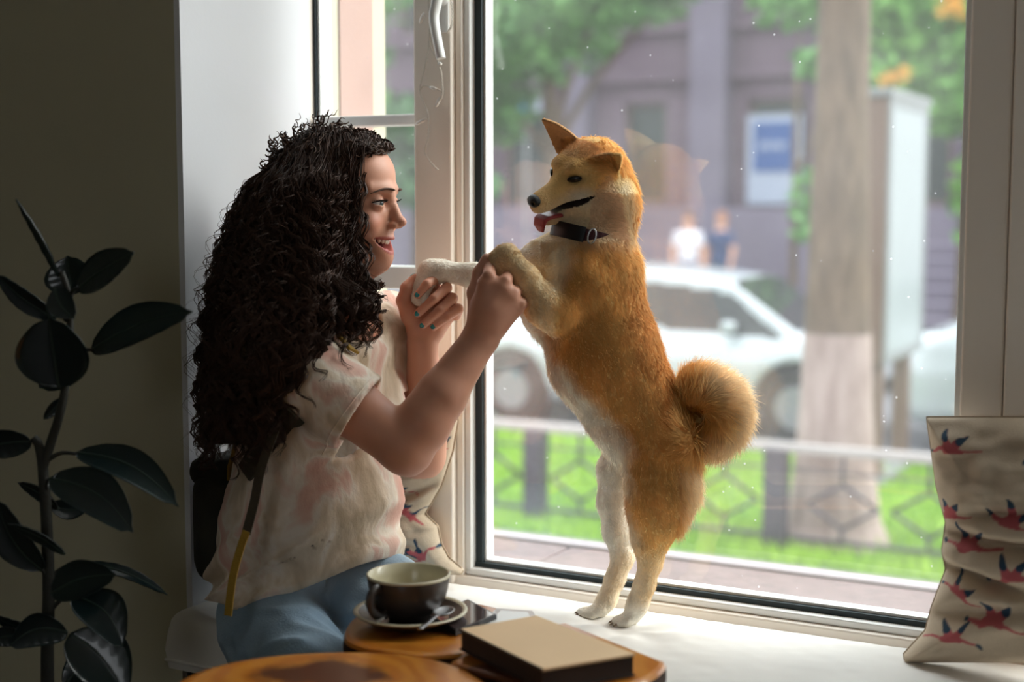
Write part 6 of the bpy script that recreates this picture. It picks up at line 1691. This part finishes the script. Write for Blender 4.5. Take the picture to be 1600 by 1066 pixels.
pillow(pl_, [(560, 655), (545, 760), (530, 860), (520, 905)], [(716, 660), (708, 705), (690, 760), (664, 803), (684, 822), (690, 850), (702, 872), (724, 890), (722, 897)], 897, 655, -.085, .03, .045,
       [(798, .25, .04, .045), (848, -.2, .01, .04)], [(690, 697, 24, .1, 1), (640, 760, 26, .4, 1), (655, 700, 22, .5, 1), (668, 862, 26, -.5, -1), (650, 800, 24, .6, 1), (600, 740, 30, .2, 1)], 83, 110, 120)

# ---- fairy lights on the window handle
M['clearwire'] = mat('clear_wire', hexc(226, 218, 206), .3, var=.1, scale=60, coat=.3); M['bulb'] = mat('clear_led_bulb', hexc(240, 236, 230), .08, coat=.8)
fl = thing('fairy_lights', ont(668, 100, -.055), 'string of clear fairy lights hanging from the window handle', 'string lights')
def wire(pts, t=-.060, n=70):
    P = spline([ont(x, y, t) for x, y in pts], n); s = np.linspace(0, 1, n); L_ = np.linalg.norm(np.diff(P, axis=0), axis=1).sum()
    for ph in (0, math.pi):
        w_ = 2 * math.pi * s * L_ / .011 + ph; Q_ = P + np.stack([.0014 * np.cos(w_), .0014 * np.sin(w_), 0 * w_], 1)
        MB().tube(Q_, .0009, 5).build('wire', M['clearwire'], fl, True)
wire([(668, -20), (671, 30), (670, 70), (664, 105), (656, 140), (662, 160), (669, 180), (669, 215), (664, 238), (676, 257), (684, 265)])
wire([(672, 40), (672, 70), (684, 95), (690, 120), (691, 148), (685, 162)]); wire([(700, -20), (706, 10), (706, 38), (698, 52)])
wire([(656, 140), (664, 134), (680, 138), (688, 142)], n=30); wire([(676, -20), (674, 20), (678, 60), (682, 88)])
for x, y, dx, dy in ((663, 20, -7, 17), (686, 98, 3, 4), (688, 152, -7, 15), (666, 186, -16, 8), (672, 136, 10, 4)):
    a, b_ = ont(x, y, -.060), ont(x + dx, y + dy, -.062)
    MB().tube([a, a + (b_ - a) * .3, a + (b_ - a) * .85, b_], [.0022, .0034, .003, .001], 8).build('bulb', M['bulb'], fl, True)
import OpenImageIO as o,sys
b=o.ImageBuf('/workdir/render_main.png'); w=b.spec().width
for n,(x,y) in dict(shirt=(400,850),shirt2=(560,780),arm=(600,690),arm2=(720,590),reveal=(360,60),wall=(150,300),wall2=(200,800),mull=(700,300),bench=(1250,1020),bench2=(880,930),book=(850,1000),olive=(1555,300),pillow=(1560,740),dogback=(980,520),dogthigh=(1030,760),face=(590,340),forehead=(605,265),jeans=(400,990),car=(1100,560),lawn=(1150,800),facade=(930,150),sky=(1400,250),hand=(770,470),leaf=(80,550),lightbox=(1420,300),trunk=(1300,350)).items():
    p=b.getpixel(int(x*w/1600),int(y*w/1600)); print(n,(x,y),[round(c*255) for c in p[:3]])
